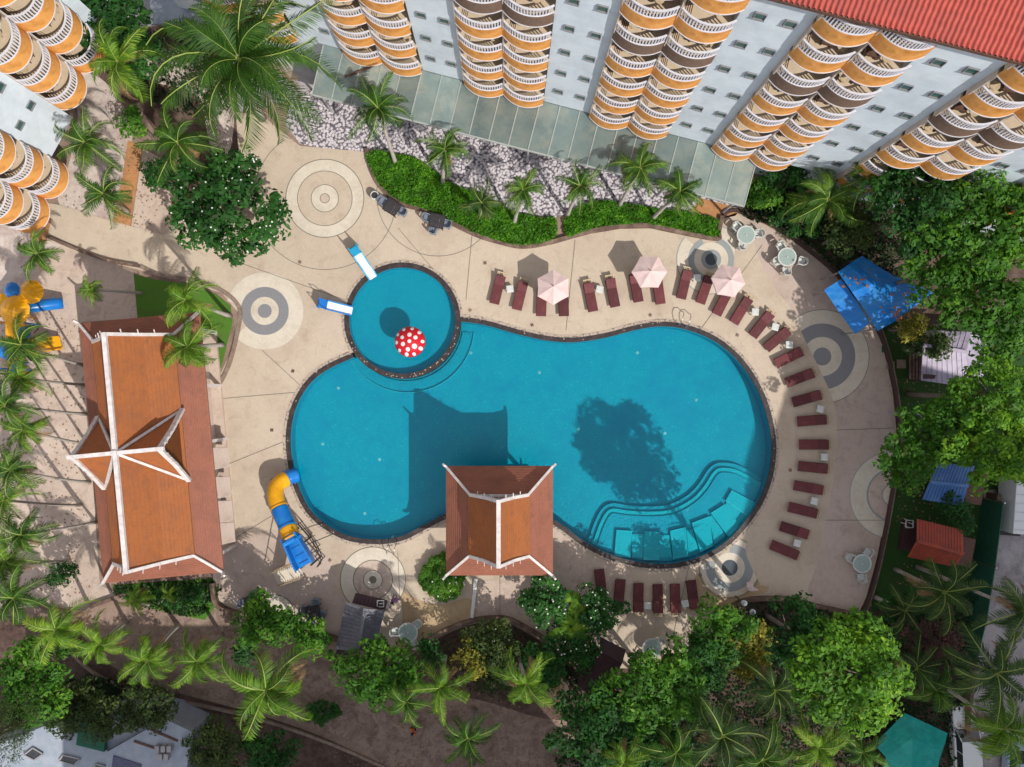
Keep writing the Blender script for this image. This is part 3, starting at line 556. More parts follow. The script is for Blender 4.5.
for s in seats:
    q = [Vector(p) for p in PT(s)]
    MB().prism(q, -0.54, -0.30).build('pool_seat', M_poolstep, kind='structure')
    d = (q[2]-q[1]).normalized(); mb = MB(); mb.bar((q[1].x, q[1].y, -0.29), (q[2].x, q[2].y, -0.29), .1, .04); mb.bar((q[0].x, q[0].y, -0.295), (q[3].x, q[3].y, -0.295), .04, .03)
    mb.build('pool_seat_edge', M_pooledge, kind='structure')
bed_seats = [((633, 535), (633, 559), (644, 559), (645, 535)), ((661, 536), (660, 559), (673, 558), (671, 536)), ((688, 531), (690, 555), (700, 551), (694, 530)), ((711, 519), (716, 545), (727, 536), (713, 516)), ((727, 506), (741, 526), (750, 517), (728, 503))]
for s in bed_seats: MB().prism([Vector(p) for p in PT(s)], -0.54, -0.42).build('pool_seat', M_poolstep, kind='structure')

# other ground surfaces
sheet([(0, 205), (60, 212), (78, 232), (110, 262), (134, 272), (138, 318), (82, 322), (100, 585), (124, 596), (76, 614), (40, 606), (-30, 612), (-60, 400), (-40, 230)], 0.012, 'paving', M_deckpink, smooth=False)
sheet([(-40, 200), (60, 205), (75, 232), (60, 246), (40, 262), (22, 285), (-40, 300)], 0.016, 'paving', M_white_sand, smooth=False)
sheet([(72, 76), (100, 78), (126, 110), (132, 145), (118, 220), (60, 205), (70, 160), (78, 118)], 0.020, 'paving', M_white_sand)
sheet([(128, 140), (143, 148), (136, 190), (130, 229), (112, 222), (122, 180)], 0.026, 'path', M_terra, smooth=False)
sheet([(30, 214), (52, 219), (46, 244), (30, 238)], 0.06, 'path', M_terra, smooth=False)
sheet([(143, 148), (190, 175), (180, 235), (150, 238), (131, 229)], 0.022, 'paving', M_deckpink, smooth=False)
sheet([(96, 60), (180, 20), (230, 60), (240, 120), (236, 165), (200, 180), (150, 120), (120, 95)], 0.008, 'soil', M_soil)
sheet([(150, 50), (200, 55), (232, 90), (230, 150), (212, 150), (196, 95), (150, 80)], 0.013, 'path', M_white_sand)
sheet([(134, 274), (156, 280), (188, 284), (216, 294), (231, 306), (233, 322), (222, 366), (209, 392), (205, 400), (200, 330), (138, 320)], 0.056, 'lawn', M_lawn, smooth=False)
lk = spline(PT([(140, 268), (160, 277), (190, 282), (218, 291), (236, 305), (238, 322), (227, 366), (210, 396)]), False, 6)
tag(ribbon(lk, 0, 0.28, 0, 0.16).build('low_wall', M_kerbpale), 'low curved stone kerb round the small lawn behind the long pavilion', 'wall')
lk2 = spline(PT([(48, 238), (75, 250), (108, 262), (140, 268)]), False, 6)
tag(ribbon(lk2, 0, 0.2, 0, 0.35).build('low_wall', M_kerb), 'thin dark garden wall running from the lawn kerb past small palm', 'wall')
sheet([(112, 585), (214, 578), (216, 606), (205, 620), (165, 612), (125, 600)], 0.02, 'lawn', M_lawn, smooth=False)
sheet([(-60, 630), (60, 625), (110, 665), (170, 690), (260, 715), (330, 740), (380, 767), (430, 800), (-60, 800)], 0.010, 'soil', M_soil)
sheet([(170, 600), (230, 615), (330, 655), (380, 700), (300, 700), (210, 660), (160, 640)], 0.014, 'path', M_path)
sheet([(190, 690), (300, 690), (420, 712), (560, 700), (640, 720), (660, 800), (440, 800), (360, 745), (270, 712)], 0.018, 'path', M_path)
kb = spline(PT([(62, 640), (80, 662), (105, 680), (145, 696), (200, 706), (260, 720), (330, 744), (400, 775)]), False, 6)
tag(ribbon(kb, 0, 0.2, 0, 0.2).build('low_wall', M_kerbpale), 'low pale kerb edging the sandy path behind the bright palms', 'wall')
kb = spline(PT([(18, 590), (40, 606), (76, 613), (102, 604), (128, 595)]), False, 6)
tag(ribbon(kb, 0, 0.25, 0, 0.3).build('low_wall', M_kerb), 'dark curved low wall ending at the corner of the long pavilion', 'wall')
sheet([(420, 640), (445, 632), (480, 620), (510, 621), (540, 636), (580, 665), (600, 690), (560, 720), (480, 700), (425, 690), (405, 660)], 0.022, 'soil', M_soil)
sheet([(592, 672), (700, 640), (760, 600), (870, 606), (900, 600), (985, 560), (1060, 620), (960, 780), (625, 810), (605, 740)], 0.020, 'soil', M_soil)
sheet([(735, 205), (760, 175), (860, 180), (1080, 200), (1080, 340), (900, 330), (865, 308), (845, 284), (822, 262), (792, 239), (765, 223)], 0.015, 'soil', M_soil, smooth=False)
sheet([(862, 310), (900, 322), (1060, 325), (1060, 480), (982, 500), (972, 600), (872, 612), (870, 590), (888, 510), (897, 460), (898, 420), (893, 385), (882, 340)], 0.024, 'lawn', M_grass_shade, smooth=False)
sheet([(984, 490), (1200, 480), (1200, 900), (945, 900), (962, 700), (972, 600)], 0.03, 'road', M_road, smooth=False)
sheet([(1006, 497), (1012, 497), (1001, 610), (995, 610)], 0.036, 'road_gutter', M_conc, smooth=False)
sheet([(290, 100), (312, 90), (400, 112), (512, 145), (650, 180), (742, 207), (718, 222), (650, 208), (600, 200), (566, 214), (554, 218), (510, 212), (470, 194), (420, 162), (366, 152), (335, 151), (300, 144), (286, 125)], 0.045, 'gravel', M_gravel, smooth=False)
sheet([(108, 40), (150, -30), (1024, 150), (1024, 205), (860, 185), (745, 168), (742, 207), (313, 88), (290, 100), (240, 112), (225, 60), (170, 20)], 0.010, 'paving', M_conc, smooth=False)
sheet([(745, 165), (870, 190), (1080, 220), (1080, 180), (760, 120)], 0.014, 'soil', M_soil, smooth=False)
sheet([(700, 198), (742, 209), (735, 216), (720, 219), (690, 212)], 0.05, 'path', M_terra, smooth=False)

# planting beds with leafy ground cover, and their kerb walls
bed1 = [(368, 153), (395, 155), (420, 161), (450, 184), (480, 195), (510, 211), (540, 219), (554, 218), (554, 239), (522, 246), (497, 241), (475, 234), (450, 221), (425, 210), (402, 203), (384, 190), (373, 172)]
bed2 = [(567, 216), (600, 202), (650, 209), (700, 216), (717, 222), (716, 237), (690, 233), (650, 225), (620, 225.5), (590, 230), (567, 237)]
sheet(bed1, 0.052, 'soil', M_soil); sheet(bed2, 0.052, 'soil', M_soil)
leaf_bed(bed1, 0.22, 0.28, 17000, LF_bed, 'ground_cover', 3, 0.2); leaf_bed(bed2, 0.22, 0.28, 9000, LF_bed, 'ground_cover', 5, 0.2)
k1 = spline(PT([(365, 150), (371, 173), (382, 192), (400, 206), (430, 214), (450, 225), (475, 237), (497, 244), (522, 249), (550, 245), (590, 234), (620, 229), (650, 228.5), (690, 237), (718, 241), (720, 232), (723, 217)]), False, 6)
tag(ribbon(k1, 0, 0.28, 0, 0.34).build('low_wall', M_kerb), 'wavy brown planter wall between green bed and lounger terrace', 'wall')
k2 = spline(PT([(723, 217), (736, 212.5), (765, 224), (792, 240), (822, 263), (845, 285), (868, 314), (882, 345), (892.5, 390), (896.5, 430), (894.5, 460), (886.5, 510), (876.5, 560), (866.5, 597), (858, 616)]), False, 6)
t = thing('low_wall', 'long curved dark wall with pale outer ledge along terrace and lawn', 'wall', P(892, 400))
ribbon(k2, 0, 0.18, 0, 0.34).build('wall', M_wallk, t, world=True); ribbon(k2, 0.18, 0.33, 0, 0.22).build('ledge', M_kerbpale, t, world=True)
k3 = spline(PT([(858, 614), (820, 606), (785, 598), (752, 598), (735, 603), (718, 615)]), False, 6)
tag(ribbon(k3, -0.14, 0.14, 0, 0.5).build('low_wall', M_kerb), 'dark curved wall between terrace and trees near two headed lamp', 'wall')
k4 = spline(PT([(405, 655), (420, 645), (445, 630.5), (470, 621), (490, 618), (508, 619), (530, 630), (555, 646), (590, 668)]), False, 6)
t = thing('low_wall', 'arched brown wall with pale ledge south of the square pavilion', 'wall', P(490, 620))
ribbon(k4, 0, 0.22, 0, 0.5).build('wall', M_kerb, t, world=True); ribbon(k4, -0.2, -0.0, 0, 0.3).build('ledge', M_kerbpale, t, world=True)
k5 = spline(PT([(214, 582), (219, 604), (238, 612), (262, 617), (300, 626), (345, 640)]), False, 6)
tag(ribbon(k5, -0.15, 0.15, 0, 0.5).build('low_wall', M_kerb), 'dark low wall behind the two black tables near long pavilion', 'wall')
tag(ribbon(PT([(476, 578), (472, 617)]), -0.12, 0.12, 0, 0.25).build('low_wall', M_white), 'short straight white kerb south of the square pavilion', 'wall')

def litter(pts, n, m, name, z, seed, lo=.06, hi=.2):
    poly = [tuple(p) for p in PT(pts)]; r = np.random.RandomState(seed); out = []
    xs = [p[0] for p in poly]; ys = [p[1] for p in poly]
    while len(out) < n:
        p = (r.uniform(min(xs), max(xs)), r.uniform(min(ys), max(ys)))
        if inside(p, poly) and math.sin(p[0]*1.1+seed)+math.cos(p[1]*1.4)+r.uniform(-1, 1) > 0: out.append((p[0], p[1], z+r.uniform(0, .02)))
    V, Fa = leaf_quads(np.array(out), np.tile([0, 0, 1.0], (n, 1))+r.normal(size=(n, 3))*.25, r.uniform(lo, hi, n), r, .7)
    o = link(bpy.data.objects.new(name, npmesh(name, V, Fa, m))); o['kind'] = 'stuff'
litter([(170, 600), (380, 670), (560, 690), (600, 767), (360, 767), (190, 700), (60, 640)], 1500, mat('litter', (0.16, 0.10, 0.06), (0.30, 0.20, 0.12), 0.9, 4), 'leaf_litter', .04, 3)
litter([(0, 300), (80, 320), (98, 585), (60, 605), (0, 605)], 500, mat('litter', (0, 0, 0)), 'leaf_litter', .04, 5)
litter([(60, 205), (90, 90), (200, 60), (235, 150), (180, 235), (110, 225)], 500, mat('litter', (0, 0, 0)), 'leaf_litter', .05, 6)
litter([(862, 320), (975, 330), (975, 590), (875, 600), (900, 430)], 400, mat('litter', (0, 0, 0)), 'leaf_litter', .05, 7)

# round clipped bush bed
t = tree(443, 577, 0.5, 25, 'round clipped flowering bush beside the square pavilion', LF_mid, 'round_bush', 0.13, 6.0, 0.7, 77, 25, 0.03, cat='bush', clump_r=0.22, limbs=3)

# ================================================================== HOTEL
def hotel(name, label, D, nx, ny, rz, pairs, s0, s1, floors, top, roof, brown, sag=0.50, gz_=None, skip=()):
    root = thing(name, label, 'building', (nx*D, ny*D, 0), rz)
    # wall: blank bays in front, recessed mass behind the balconies
    mb = MB(); dpt = 9.0; gz_ = gz_ or floors[0]-.8; edges = [s0]
    for a, b in pairs: edges += [a, b]
    edges.append(s1)
    for i in range(0, len(edges), 2):
        a, b = edges[i], edges[i+1]
        if b-a > 0.05: mb.box(((a+b)/2, dpt/2, (top+gz_)/2), (b-a, dpt, top-gz_))
    for a, b in pairs:
        mb.box(((a+b)/2, dpt/2+1.45/2+0.01, (top+gz_)/2), (b-a-0.004, dpt-1.45, top-gz_-0.02))
    yb = 0.3 if roof else 3.5; mb.box(((s0+s1)/2, (yb+8.9)/2, gz_/2-.01), (s1-s0-.3, 8.9-yb, gz_-.02))
    mb.build('wall', M_wallw, root)
    # one balcony and its sub-parts
    w = 2.66; n = 18
    Rr = ((w/2)**2+sag**2)/(2*sag); half = math.asin(w/2/Rr)
    arc_ = [(Rr*math.sin(-half+2*half*i/n), -(Rr*math.cos(-half+2*half*i/n)-(Rr-sag))-0.26) for i in range(n+1)]
    A = [Vector(p) for p in arc_]
    def balcony(brownish, kind_):
        me = MB().prism([(w/2, 1.44), (-w/2, 1.44)]+arc_, -0.2, 0.0)
        b = me.build('balcony', M_tilefl, root)
        ribbon(A, -0.01, 0.11, -0.66, 0.32).build('fascia', M_brownf if brownish else M_orange, b)
        mb = MB(); ribbon(offset(A, 0.03, False), -0.045, 0.05, 0.98, 1.04, False, 0, mb); ribbon(offset(A, 0.03, False), -0.03, 0.04, 0.325, 0.37, False, 0, mb)
        ribbon(A, -0.035, 0.0, -0.70, -0.64, False, 0, mb)
        q = offset(A, 0.05, False)
        for i in range(n):
            p = q[i].lerp(q[i+1], .5); mb.box((p.x, p.y, 0.68), (.075, .04, .6))
        mb.build('railing', M_rail, b)
        mb = MB(); mb.box((-w/2+0.05, 0.55, 1.05), (.09, 1.75, 2.09)); mb.build('partition', M_recess, b)
        mb = MB(); mb.box((0.1, 1.42, 1.1), (1.9, .05, 2.1)); mb.build('glass_door', M_glassdk, b)
        if kind_ < 3:                            # a low lounge chair with table
            mb = MB(); x = (-0.35, 0.1, 0.3)[kind_]
            mb.box((x, 0.45, .32), (.55, .7, .12)); mb.box((x, 0.85, .55), (.55, .12, .6)); mb.box((x-.3, .5, .42), (.06, .7, .2)); mb.box((x+.3, .5, .42), (.06, .7, .2))
            for sx in (-.22, .22):
                for sy in (.2, .75): mb.box((x+sx, sy, .13), (.05, .05, .26))
            mb.build('chair', M_wood, b)
            mb = MB(); mb.lathe([(0.001, .5), (.25, .5), (.25, .46), (.04, .45), (.04, 0.0)], 12, (x+.68 if x < .3 else x-.75, 0.15, 0)); mb.build('table', M_cream, b)
        mb = MB()
        for i in range(4): mb.box((-1.0+i*.1, 0.55+.0*i, 0.012), (.03, 1.4, .02))
        mb.build('floor_joint', M_wood, b)
        return b
    protos = {}; i = 0
    for pi, (a, b) in enumerate(pairs):
        for k, z in enumerate(floors):
            if (pi, k) in skip: continue
            for side in (0, 1):
                x = a+(b-a)*(0.25+0.5*side); i += 1
                sh = 0.0
                key = ((k in brown), (i*7+pi*3) % 4)
                if key not in protos: o = balcony(*key); protos[key] = o
                else: o = copy_tree(protos[key], root)
                o.location = (x, sh, z); o.scale = ((b-a)/2/w, 1, 1)
    # windows on the blank bays
    wp = None
    for i in range(0, len(edges), 2):
        a, b = edges[i], edges[i+1]
        if b-a < 1.5 or b-a > 6: continue
        for z in floors:
            if z > 19.5 or z < gz_: continue
            for u in (0.28, 0.74):
                if wp is None:
                    wp = MB().box((0, -0.03, 0.0), (.62, .06, .62)).build('window', M_winglass, root)
                    mb = MB()
                    for c_, d_ in (((0, -.05, .34), (.74, .08, .05)), ((0, -.07, -.34), (.78, .16, .07)), ((-.35, -.07, 0), (.05, .09, .61)), ((.35, -.07, 0), (.05, .09, .61)), ((0, -.04, -.40), (.6, .06, .05))): mb.box(c_, d_)
                    mb.build('frame', M_ringgrey, wp); o = wp
                else: o = copy_tree(wp, root)
                o.location = (a+(b-a)*u, 0, z+1.5); o.scale = (.74, 1, .66)
    # corrugated tile roof
    if roof:
        ez, y0, y1, rise = roof; per = 0.225; nx_ = int((s1-s0+2)/per*6); rows = 26
        X = np.linspace(s0-1, s1+1, nx_); Y = np.linspace(y0, y1, rows*2)
        gx, gy = np.meshgrid(X, Y); st_ = np.tile([0, 1], rows)[:, None]
        yy = gy.copy(); gz = ez+(yy-y0)*rise+0.06*np.sin(gx*2*np.pi/per)-0.05*st_+0.04
        V = np.stack([gx.ravel(), yy.ravel(), gz.ravel()], 1); idx = np.arange(nx_*rows*2).reshape(rows*2, nx_)
        Fa = np.stack([idx[:-1, :-1].ravel(), idx[:-1, 1:].ravel(), idx[1:, 1:].ravel(), idx[1:, :-1].ravel()], 1)
        o = link(bpy.data.objects.new('roof', npmesh('roof', V, Fa, M_roofred)), root)
        mb = MB().box(((s0+s1)/2, y0+.02, ez-.12), (s1-s0+2, .08, .14)); mb.build('gutter', M_wood, o)
        mb = MB(); mb.add([(s0-1, y0+.1, ez-.2), (s1+1, y0+.1, ez-.2), (s1+1, 9, ez-.2), (s0-1, 9, ez-.2)], [(0, 1, 2, 3)]); mb.build('soffit', M_wallw, o)
    return root
FL = [4.75+2.75*k for k in range(7)]
hotel('hotel_building', 'long white hotel block with orange curved balconies and red tiled roof', 19.3, .25, .968, -R(14.5),
      [(-24.6, -19.25), (-16.15, -10.8), (-7.9, -2.54), (0.6, 5.87), (8.94, 14.1), (17.4, 22.7), (25.9, 31.2)], -27.5, 36, FL, 23.9, (24.0, -1.5, 9.5, 0.42), {4})
hotel('hotel_wing', 'white hotel wing at an angle with orange balconies beside small palms', 34.06, -.876, .482, math.atan2(.876, .482),
      [(-6.25, -0.9), (2.1, 7.45)], -6.3, 8.3, [3.6+2.75*k for k in range(7)], 22.4, None, set(), sag=0.95, gz_=3.9, skip={(1, 0)})
# glass canopy at the foot of the hotel
cr = thing('glass_canopy', 'long sloping canopy of green glass panels at the hotel foot', 'canopy', (.25*19.3, .968*19.3, 0), -R(14.5))
mb = MB(); fr = MB(); s = -17.6; i = 0
while s < 12.0:
    w_ = 1.35; q = [(s+.03, -3.3, 3.72), (s+w_-.03, -3.3, 3.72), (s+w_-.03, -0.02, 3.9), (s+.03, -0.02, 3.9)]
    mb.add([Vector(p) for p in q]+[Vector(p)-Vector((0, 0, .03)) for p in q], [(0, 1, 2, 3), (7, 6, 5, 4), (0, 4, 5, 1), (1, 5, 6, 2), (2, 6, 7, 3), (3, 7, 4, 0)])
    fr.bar((s, -3.36, 3.70), (s, -0.02, 3.9), .06, .09); s += w_; i += 1
fr.bar((s, -3.36, 3.70), (s, -0.02, 3.9), .06, .09); fr.bar((-17.65, -3.34, 3.66), (s+.03, -3.34, 3.66), .09, .12); fr.bar((-17.65, -1.7, 3.72), (s+.03, -1.7, 3.72), .06, .08)
mb.build('glass_panel', M_canopy, cr); fr.build('frame', mat('pale_frame', (0.42, 0.46, 0.44), None, 0.5), cr)
for k in range(7):
    MB().tube([(-17.2+k*4.8, -3.0, 0), (-17.2+k*4.8, -3.0, 3.62)], .09, 10).build('post', M_conc, cr)
t = thing('wooden_pole', 'thin brown pole lying across the green glass canopy', 'pole', P(365, 70, 4.1))
MB().tube([P(345, 77, 3.95), P(366, 69, 4.0), P(386, 60.5, 4.05)], .07, 8).build('pole', M_wood, t, world=True)
# narrow awning roof at the corner between the two hotel blocks
t = thing('porch_roof', 'flat blue grey porch roof in the corner between hotel blocks', 'roof', P(185, 14))
MB().prism(PT([(150, -12), (232, -12), (228, 22), (150, 24)], 3.6), 3.4, 3.6).build('roof', M_bluehouse, t, world=True)
for x, y in ((153, 20), (224, 18)): MB().tube([P(x, y, 0), Vector((*P(x, y, 3.4).to_2d(), 3.4))], .08, 8).build('post', M_conc, t, world=True)

# ================================================================== PAVILIONS
def thai_roof(root, c, ax, ay, m, r, ez, mz, rz_, ext=0.45, cross=None, off=0.0):
    """two-tier hipped roof with gablets; ridge along local y; ax, ay half sizes at the eave; m, r half sizes at the break"""
    E = [(-ax, -ay, ez), (ax, -ay, ez), (ax, ay, ez), (-ax, ay, ez)]; Mq = [(-m, -r, mz), (m, -r, mz), (m, r, mz), (-m, r, mz)]
    lo = MB()
    for i in range(4):
        j = (i+1) % 4; a, b, c_, d = [Vector(p) for p in (E[i], E[j], Mq[j], Mq[i])]
        am, bm_ = a.lerp(d, .5)-Vector((0, 0, .06)), b.lerp(c_, .5)-Vector((0, 0, .06)); dn = Vector((0, 0, .14))
        vs = [a, b, bm_, am, c_, d]; lo.add(vs+[v-dn for v in vs], [(0, 1, 2, 3), (3, 2, 4, 5), (9, 8, 7, 6), (11, 10, 8, 9), (0, 6, 7, 1)])
        nrow = 12                                    # tile courses
        for k in range(1, nrow):
            t_ = k/nrow; p = a.lerp(d, t_); q = b.lerp(c_, t_); sag_ = .06*math.sin(math.pi*t_); p.z += .012-sag_*.9; q.z += .012-sag_*.9
            lo.bar(p, q, .02, .012)
    lo.build('lower_roof', M_thailo, root)
    up = MB(); dn = Vector((0, 0, .12))
    for s in (-1, 1):
        a, b, t1, t0 = Vector((s*(m+.18), -r-.05, mz+.12)), Vector((s*(m+.18), r+.05, mz+.12)), Vector((0, r+.05, rz_)), Vector((0, -r-.05, rz_))
        am, bm_ = a.lerp(t0, .45)-Vector((s*.13, 0, .12)), b.lerp(t1, .45)-Vector((s*.13, 0, .12))
        vs = [a, b, bm_, am, t1, t0]; fs = [(0, 1, 2, 3), (3, 2, 4, 5), (9, 8, 7, 6), (11, 10, 8, 9), (0, 6, 7, 1)]
        if s < 0: fs = [f[::-1] for f in fs]
        up.add(vs+[v-dn for v in vs], fs)
        for k in range(1, 16):
            t_ = k/16; pa = (a.lerp(am, t_/.5) if t_ < .5 else am.lerp(t0, (t_-.5)/.5)); pb = (b.lerp(bm_, t_/.5) if t_ < .5 else bm_.lerp(t1, (t_-.5)/.5))
            up.bar(pa+Vector((0, 0, .01)), pb+Vector((0, 0, .01)), .02, .012)
    up.build('upper_roof', M_thaiup, root)
    for s in (-1, 1):                                # gable wall with louvres
        g = MB().add([(-m+.1, s*(r-.05), mz+.1), (m-.1, s*(r-.05), mz+.1), (0, s*(r-.05), rz_-.25), (-m+.1, s*(r-.12), mz+.1), (m-.1, s*(r-.12), mz+.1), (0, s*(r-.12), rz_-.25)], [(0, 1, 2), (5, 4, 3), (0, 3, 4, 1), (1, 4, 5, 2), (2, 5, 3, 0)]).build('gable', M_thailo, root)
        lv = MB()
        for i in range(-4, 5):
            x = i*m/5; hh = (rz_-mz)*(1-abs(x)/m)*0.75; lv.bar((x, s*(r+.02), mz+.12), (x, s*(r+.02), mz+.12+hh), .05, .05)
        lv.bar((-m, s*(r+.04), mz+.1), (m, s*(r+.04), mz+.1), .16, .14)
        lv.build('louvre', M_trim, g)
    tr = MB()
    tr.bar((0, -r-.2, rz_+.06), (0, r+.2, rz_+.06), .26, .22)
    for sx in (-1, 1):
        for sy in (-1, 1):
            y = sy*(r+.1)
            pts = [(0, y, rz_+.1), (sx*m*.5, y, (rz_+mz)/2-.1), (sx*(m+.05), y, mz+.2)]
            for p, q in zip(pts, pts[1:]): tr.bar(p, q, .2, .22)
            e = Vector((sx*ax, sy*ay, ez)); q = Vector((sx*m, sy*r, mz)); mid = e.lerp(q, .5)-Vector((0, 0, .03))
            tr.bar(q+Vector((0, 0, .12)), mid+Vector((0, 0, .12)), .16, .16); tr.bar(mid+Vector((0, 0, .12)), e+Vector((0, 0, .12)), .16, .16)
            dr = (e-q); dr.z = 0; dr.normalize(); tr.bar(e+Vector((0, 0, .12)), e+dr*ext+Vector((0, 0, .42)), .13, .16)
            for k in range(1, 4):                    # small hooks on the bargeboards
                t_ = k/4; tr.bar((sx*m*t_, y, rz_-(rz_-mz)*t_+.1), (sx*m*t_, sy*(r+.42), rz_-(rz_-mz)*t_+.22), .05, .06)
    tr.build('roof_trim', M_trim, root)
    return root
def posts(root, ax, ay, h, n=2, m=2, sz=.22, mt=None):
    for i in range(n):
        for j in range(m):
            if 0 < i < n-1 and 0 < j < m-1: continue
            x, y = -ax+2*ax*i/(n-1), -ay+2*ay*j/(m-1)
            MB().box((x, y, h/2), (sz, sz, h)).build('post', mt or M_trim, root)
t = thing('pavilion', 'square open pavilion with two tier brown and orange roof over the pool edge', 'pavilion', P(500, 512))
t.location = (P(500, 512).x, P(500, 512).y, 0)
thai_roof(t, None, 3.56, 3.64, 1.8, 1.87, 3.7, 5.3, 8.3, ext=.2)
posts(t, 2.2, 2.2, 3.9); MB().box((0, -.4, .2), (5.8, 5.4, .3)).build('floor', M_deckpink, t); 
for s in (-1, 1): MB().box((s*2.7, 0, .75), (.08, 4.8, .1)).build('railing', M_wood, t)
lc = P(508-326.8, 393+50)
rz2 = math.atan2(-19, 194)*-1
t = thing('pavilion', 'long pavilion with orange tiled roof, white ridges and a crossing gable', 'pavilion', (lc.x, lc.y, 0), math.atan2(20, 214)*1.0)
LP = t
thai_roof(t, None, 3.95, 8.55, 2.45, 7.0, 4.5, 5.5, 9.0, ext=.25)
# crossing gable
cg = MB(); ctr = MB(); hw = 2.2; L0 = 2.6; z0, z1 = 5.85, 8.9
for s in (-1, 1):
    for q in (-1, 1):
        cg.add([(0, 0, z1), (s*L0, 0, z1), (s*L0, q*hw, z0-.3), (s*.05, q*.05, z1), (0, 0, z1-.12), (s*L0, 0, z1-.12), (s*L0, q*hw, z0-.42), (s*.05, q*.05, z1-.12)], [(0, 1, 2, 3) if s*q > 0 else (3, 2, 1, 0), (4, 5, 6, 7) if s*q < 0 else (7, 6, 5, 4), (1, 2, 6, 5)])
        ctr.bar((s*L0, 0, z1+.12), (s*(L0+.06), q*hw*.5, (z0+z1)/2-.18), .27, .2); ctr.bar((s*(L0+.06), q*hw*.5, (z0+z1)/2-.18), (s*(L0+.12), q*(hw+.1), z0-.25), .27, .2)
        ctr.bar((s*.15, q*.1, z1+.05), (s*L0, q*hw, z0-.2), .16, .14)
        for k in range(1, 7): ctr.bar((s*L0, q*hw*k/7, z1-(z1-z0+.2)*k/7), (s*(L0+.28), q*hw*k/7, z1-(z1-z0+.2)*k/7+.06), .05, .06)
    ctr.bar((0, 0, z1+.12), (s*(L0+.3), 0, z1+.12), .24, .2)
    cg.add([(s*(L0-.1), -hw, z0-.25), (s*(L0-.1), hw, z0-.25), (s*(L0-.1), 0, z1-.1)], [(0, 1, 2), (2, 1, 0)])
ctr.bar((0, 0, z1+.02), (0, 0, z1+.4), .3, .3)
x = cg.build('cross_roof', M_thaiup, t); ctr.build('cross_trim', M_trim, x)
posts(t, 3.2, 7.6, 4.55, 2, 5); MB().box((0, 0, .16), (6.6, 15.6, .3)).build('floor', M_deckpink, t)
MB().box((0, 0, 2.1), (5.2, 12.6, 3.6)).build('wall', M_recess, t)
# stepped awnings on the east side of the long pavilion
for i, (x, y) in enumerate(((219, 458), (221, 487), (223, 511), (225, 533))):
    p = P(x, y, 2.4); a = thing('window_awning', ('pale awning beside the long pavilion under its crossing gable', 'pale awning beside the long pavilion, second from the crossing gable', 'pale awning beside the long pavilion, third from the crossing gable', 'pale awning nearest the south end of the long pavilion')[i], 'awning', (p.x, p.y, 2.4), t.rotation_euler[2], 'awnings on the long pavilion')
    MB().add([(-.5, -.75, .35), (.6, -.65, -.1), (.6, .65, -.1), (-.5, .75, .35), (-.5, -.75, .31), (.6, -.65, -.14), (.6, .65, -.14), (-.5, .75, .31)], [(0, 1, 2, 3), (7, 6, 5, 4), (0, 4, 5, 1), (1, 5, 6, 2), (2, 6, 7, 3), (3, 7, 4, 0)]).build('canvas', M_taupe, a)
    f = MB(); f.bar((.58, -.64, -.15), (.58, .64, -.15), .05); f.bar((-.5, -.74, .3), (.58, -.64, -.15), .05); f.bar((-.5, .74, .3), (.58, .64, -.15), .05); f.build('frame', M_trim, a)

# ================================================================== LOUNGERS
def make_lounger():
    t = thing('sun_lounger', '', 'sun lounger')
    f = MB()
    for s in (-1, 1): f.bar((s*.33, -1.0, .28), (s*.33, 1.0, .28), .06, .07)
    for k in range(9): f.box((0, -.95+k*.235, .29), (.62, .05, .03))
    f.build('frame', M_loungedk, t)
    for sx in (-1, 1):
        for sy in (-.8, .8): MB().box((sx*.31, sy, .13), (.06, .06, .26)).build('leg', M_loungedk, t)
    MB().box((0, -.36, .345), (.70, 1.32, .08)).build('seat', M_lounge, t, bevel=.02)
    b = MB(); M = Matrix.Rotation(R(17), 4, 'X'); b.box((0, .65, .43), (.70, .74, .08), M=M); b.build('backrest', M_lounge, t, bevel=.02)
    c = MB(); 
    for s in (-1, 1): c.bar((s*.26, .85, .12), (s*.26, 1.32, .36), .07, .07)
    c.bar((-.3, 1.26, .33), (.3, 1.26, .33), .09, .06); c.bar((-.14, .98, .2), (-.14, 1.28, .34), .06, .06); c.bar((.14, .98, .2), (.14, 1.28, .34), .06, .06); c.bar((-.3, .98, .2), (.3, .98, .2), .05, .05); c.build('head_frame', M_cream, t)
    return t
pl = make_lounger()
LG = [(497.5, 290, 25, -100), (520, 296, 25, -100), (541.5, 302, 4, -100), (563.5, 302, -3, -100), (590.5, 297.5, -20, -105), (612.5, 293, -20, -100), (636, 288, -20, -110), (658.5, 290, -14, -100), (684, 285, 25, -105), (704.5, 290, 35, -100),
      (722.5, 302, 45, -90), (740.7, 311, 60, -100), (761, 325, 75, -95), (776.5, 339.5, 90, -75), (788, 357.7, 100, -50), (799, 378, 110, -42), (806, 398.6, 100, -28), (811, 420.5, 105, -8), (813, 444.5, 105, 0), (812, 467.3, 105, 10), (807.6, 487.5, 100, 18), (802, 510, 100, 25), (793.5, 530, 100, 32), (783.7, 549.7, 100, 42)]
LB = [(600.6, 583, 12, 100), (619.3, 593, -12, 120), (638.3, 597, -2, 115), (657.6, 598, 0, 115), (675, 597.7, 2, 110), (692.5, 594, 14, 105)]
ords = ['first', 'second', 'third', 'fourth', 'fifth', 'sixth', 'seventh', 'eighth', 'ninth', 'tenth', 'eleventh', 'twelfth', 'thirteenth', 'fourteenth', 'fifteenth', 'sixteenth', 'seventeenth', 'eighteenth', 'nineteenth', 'twentieth', 'twenty first', 'twenty second', 'twenty third', 'twenty fourth']
first = True
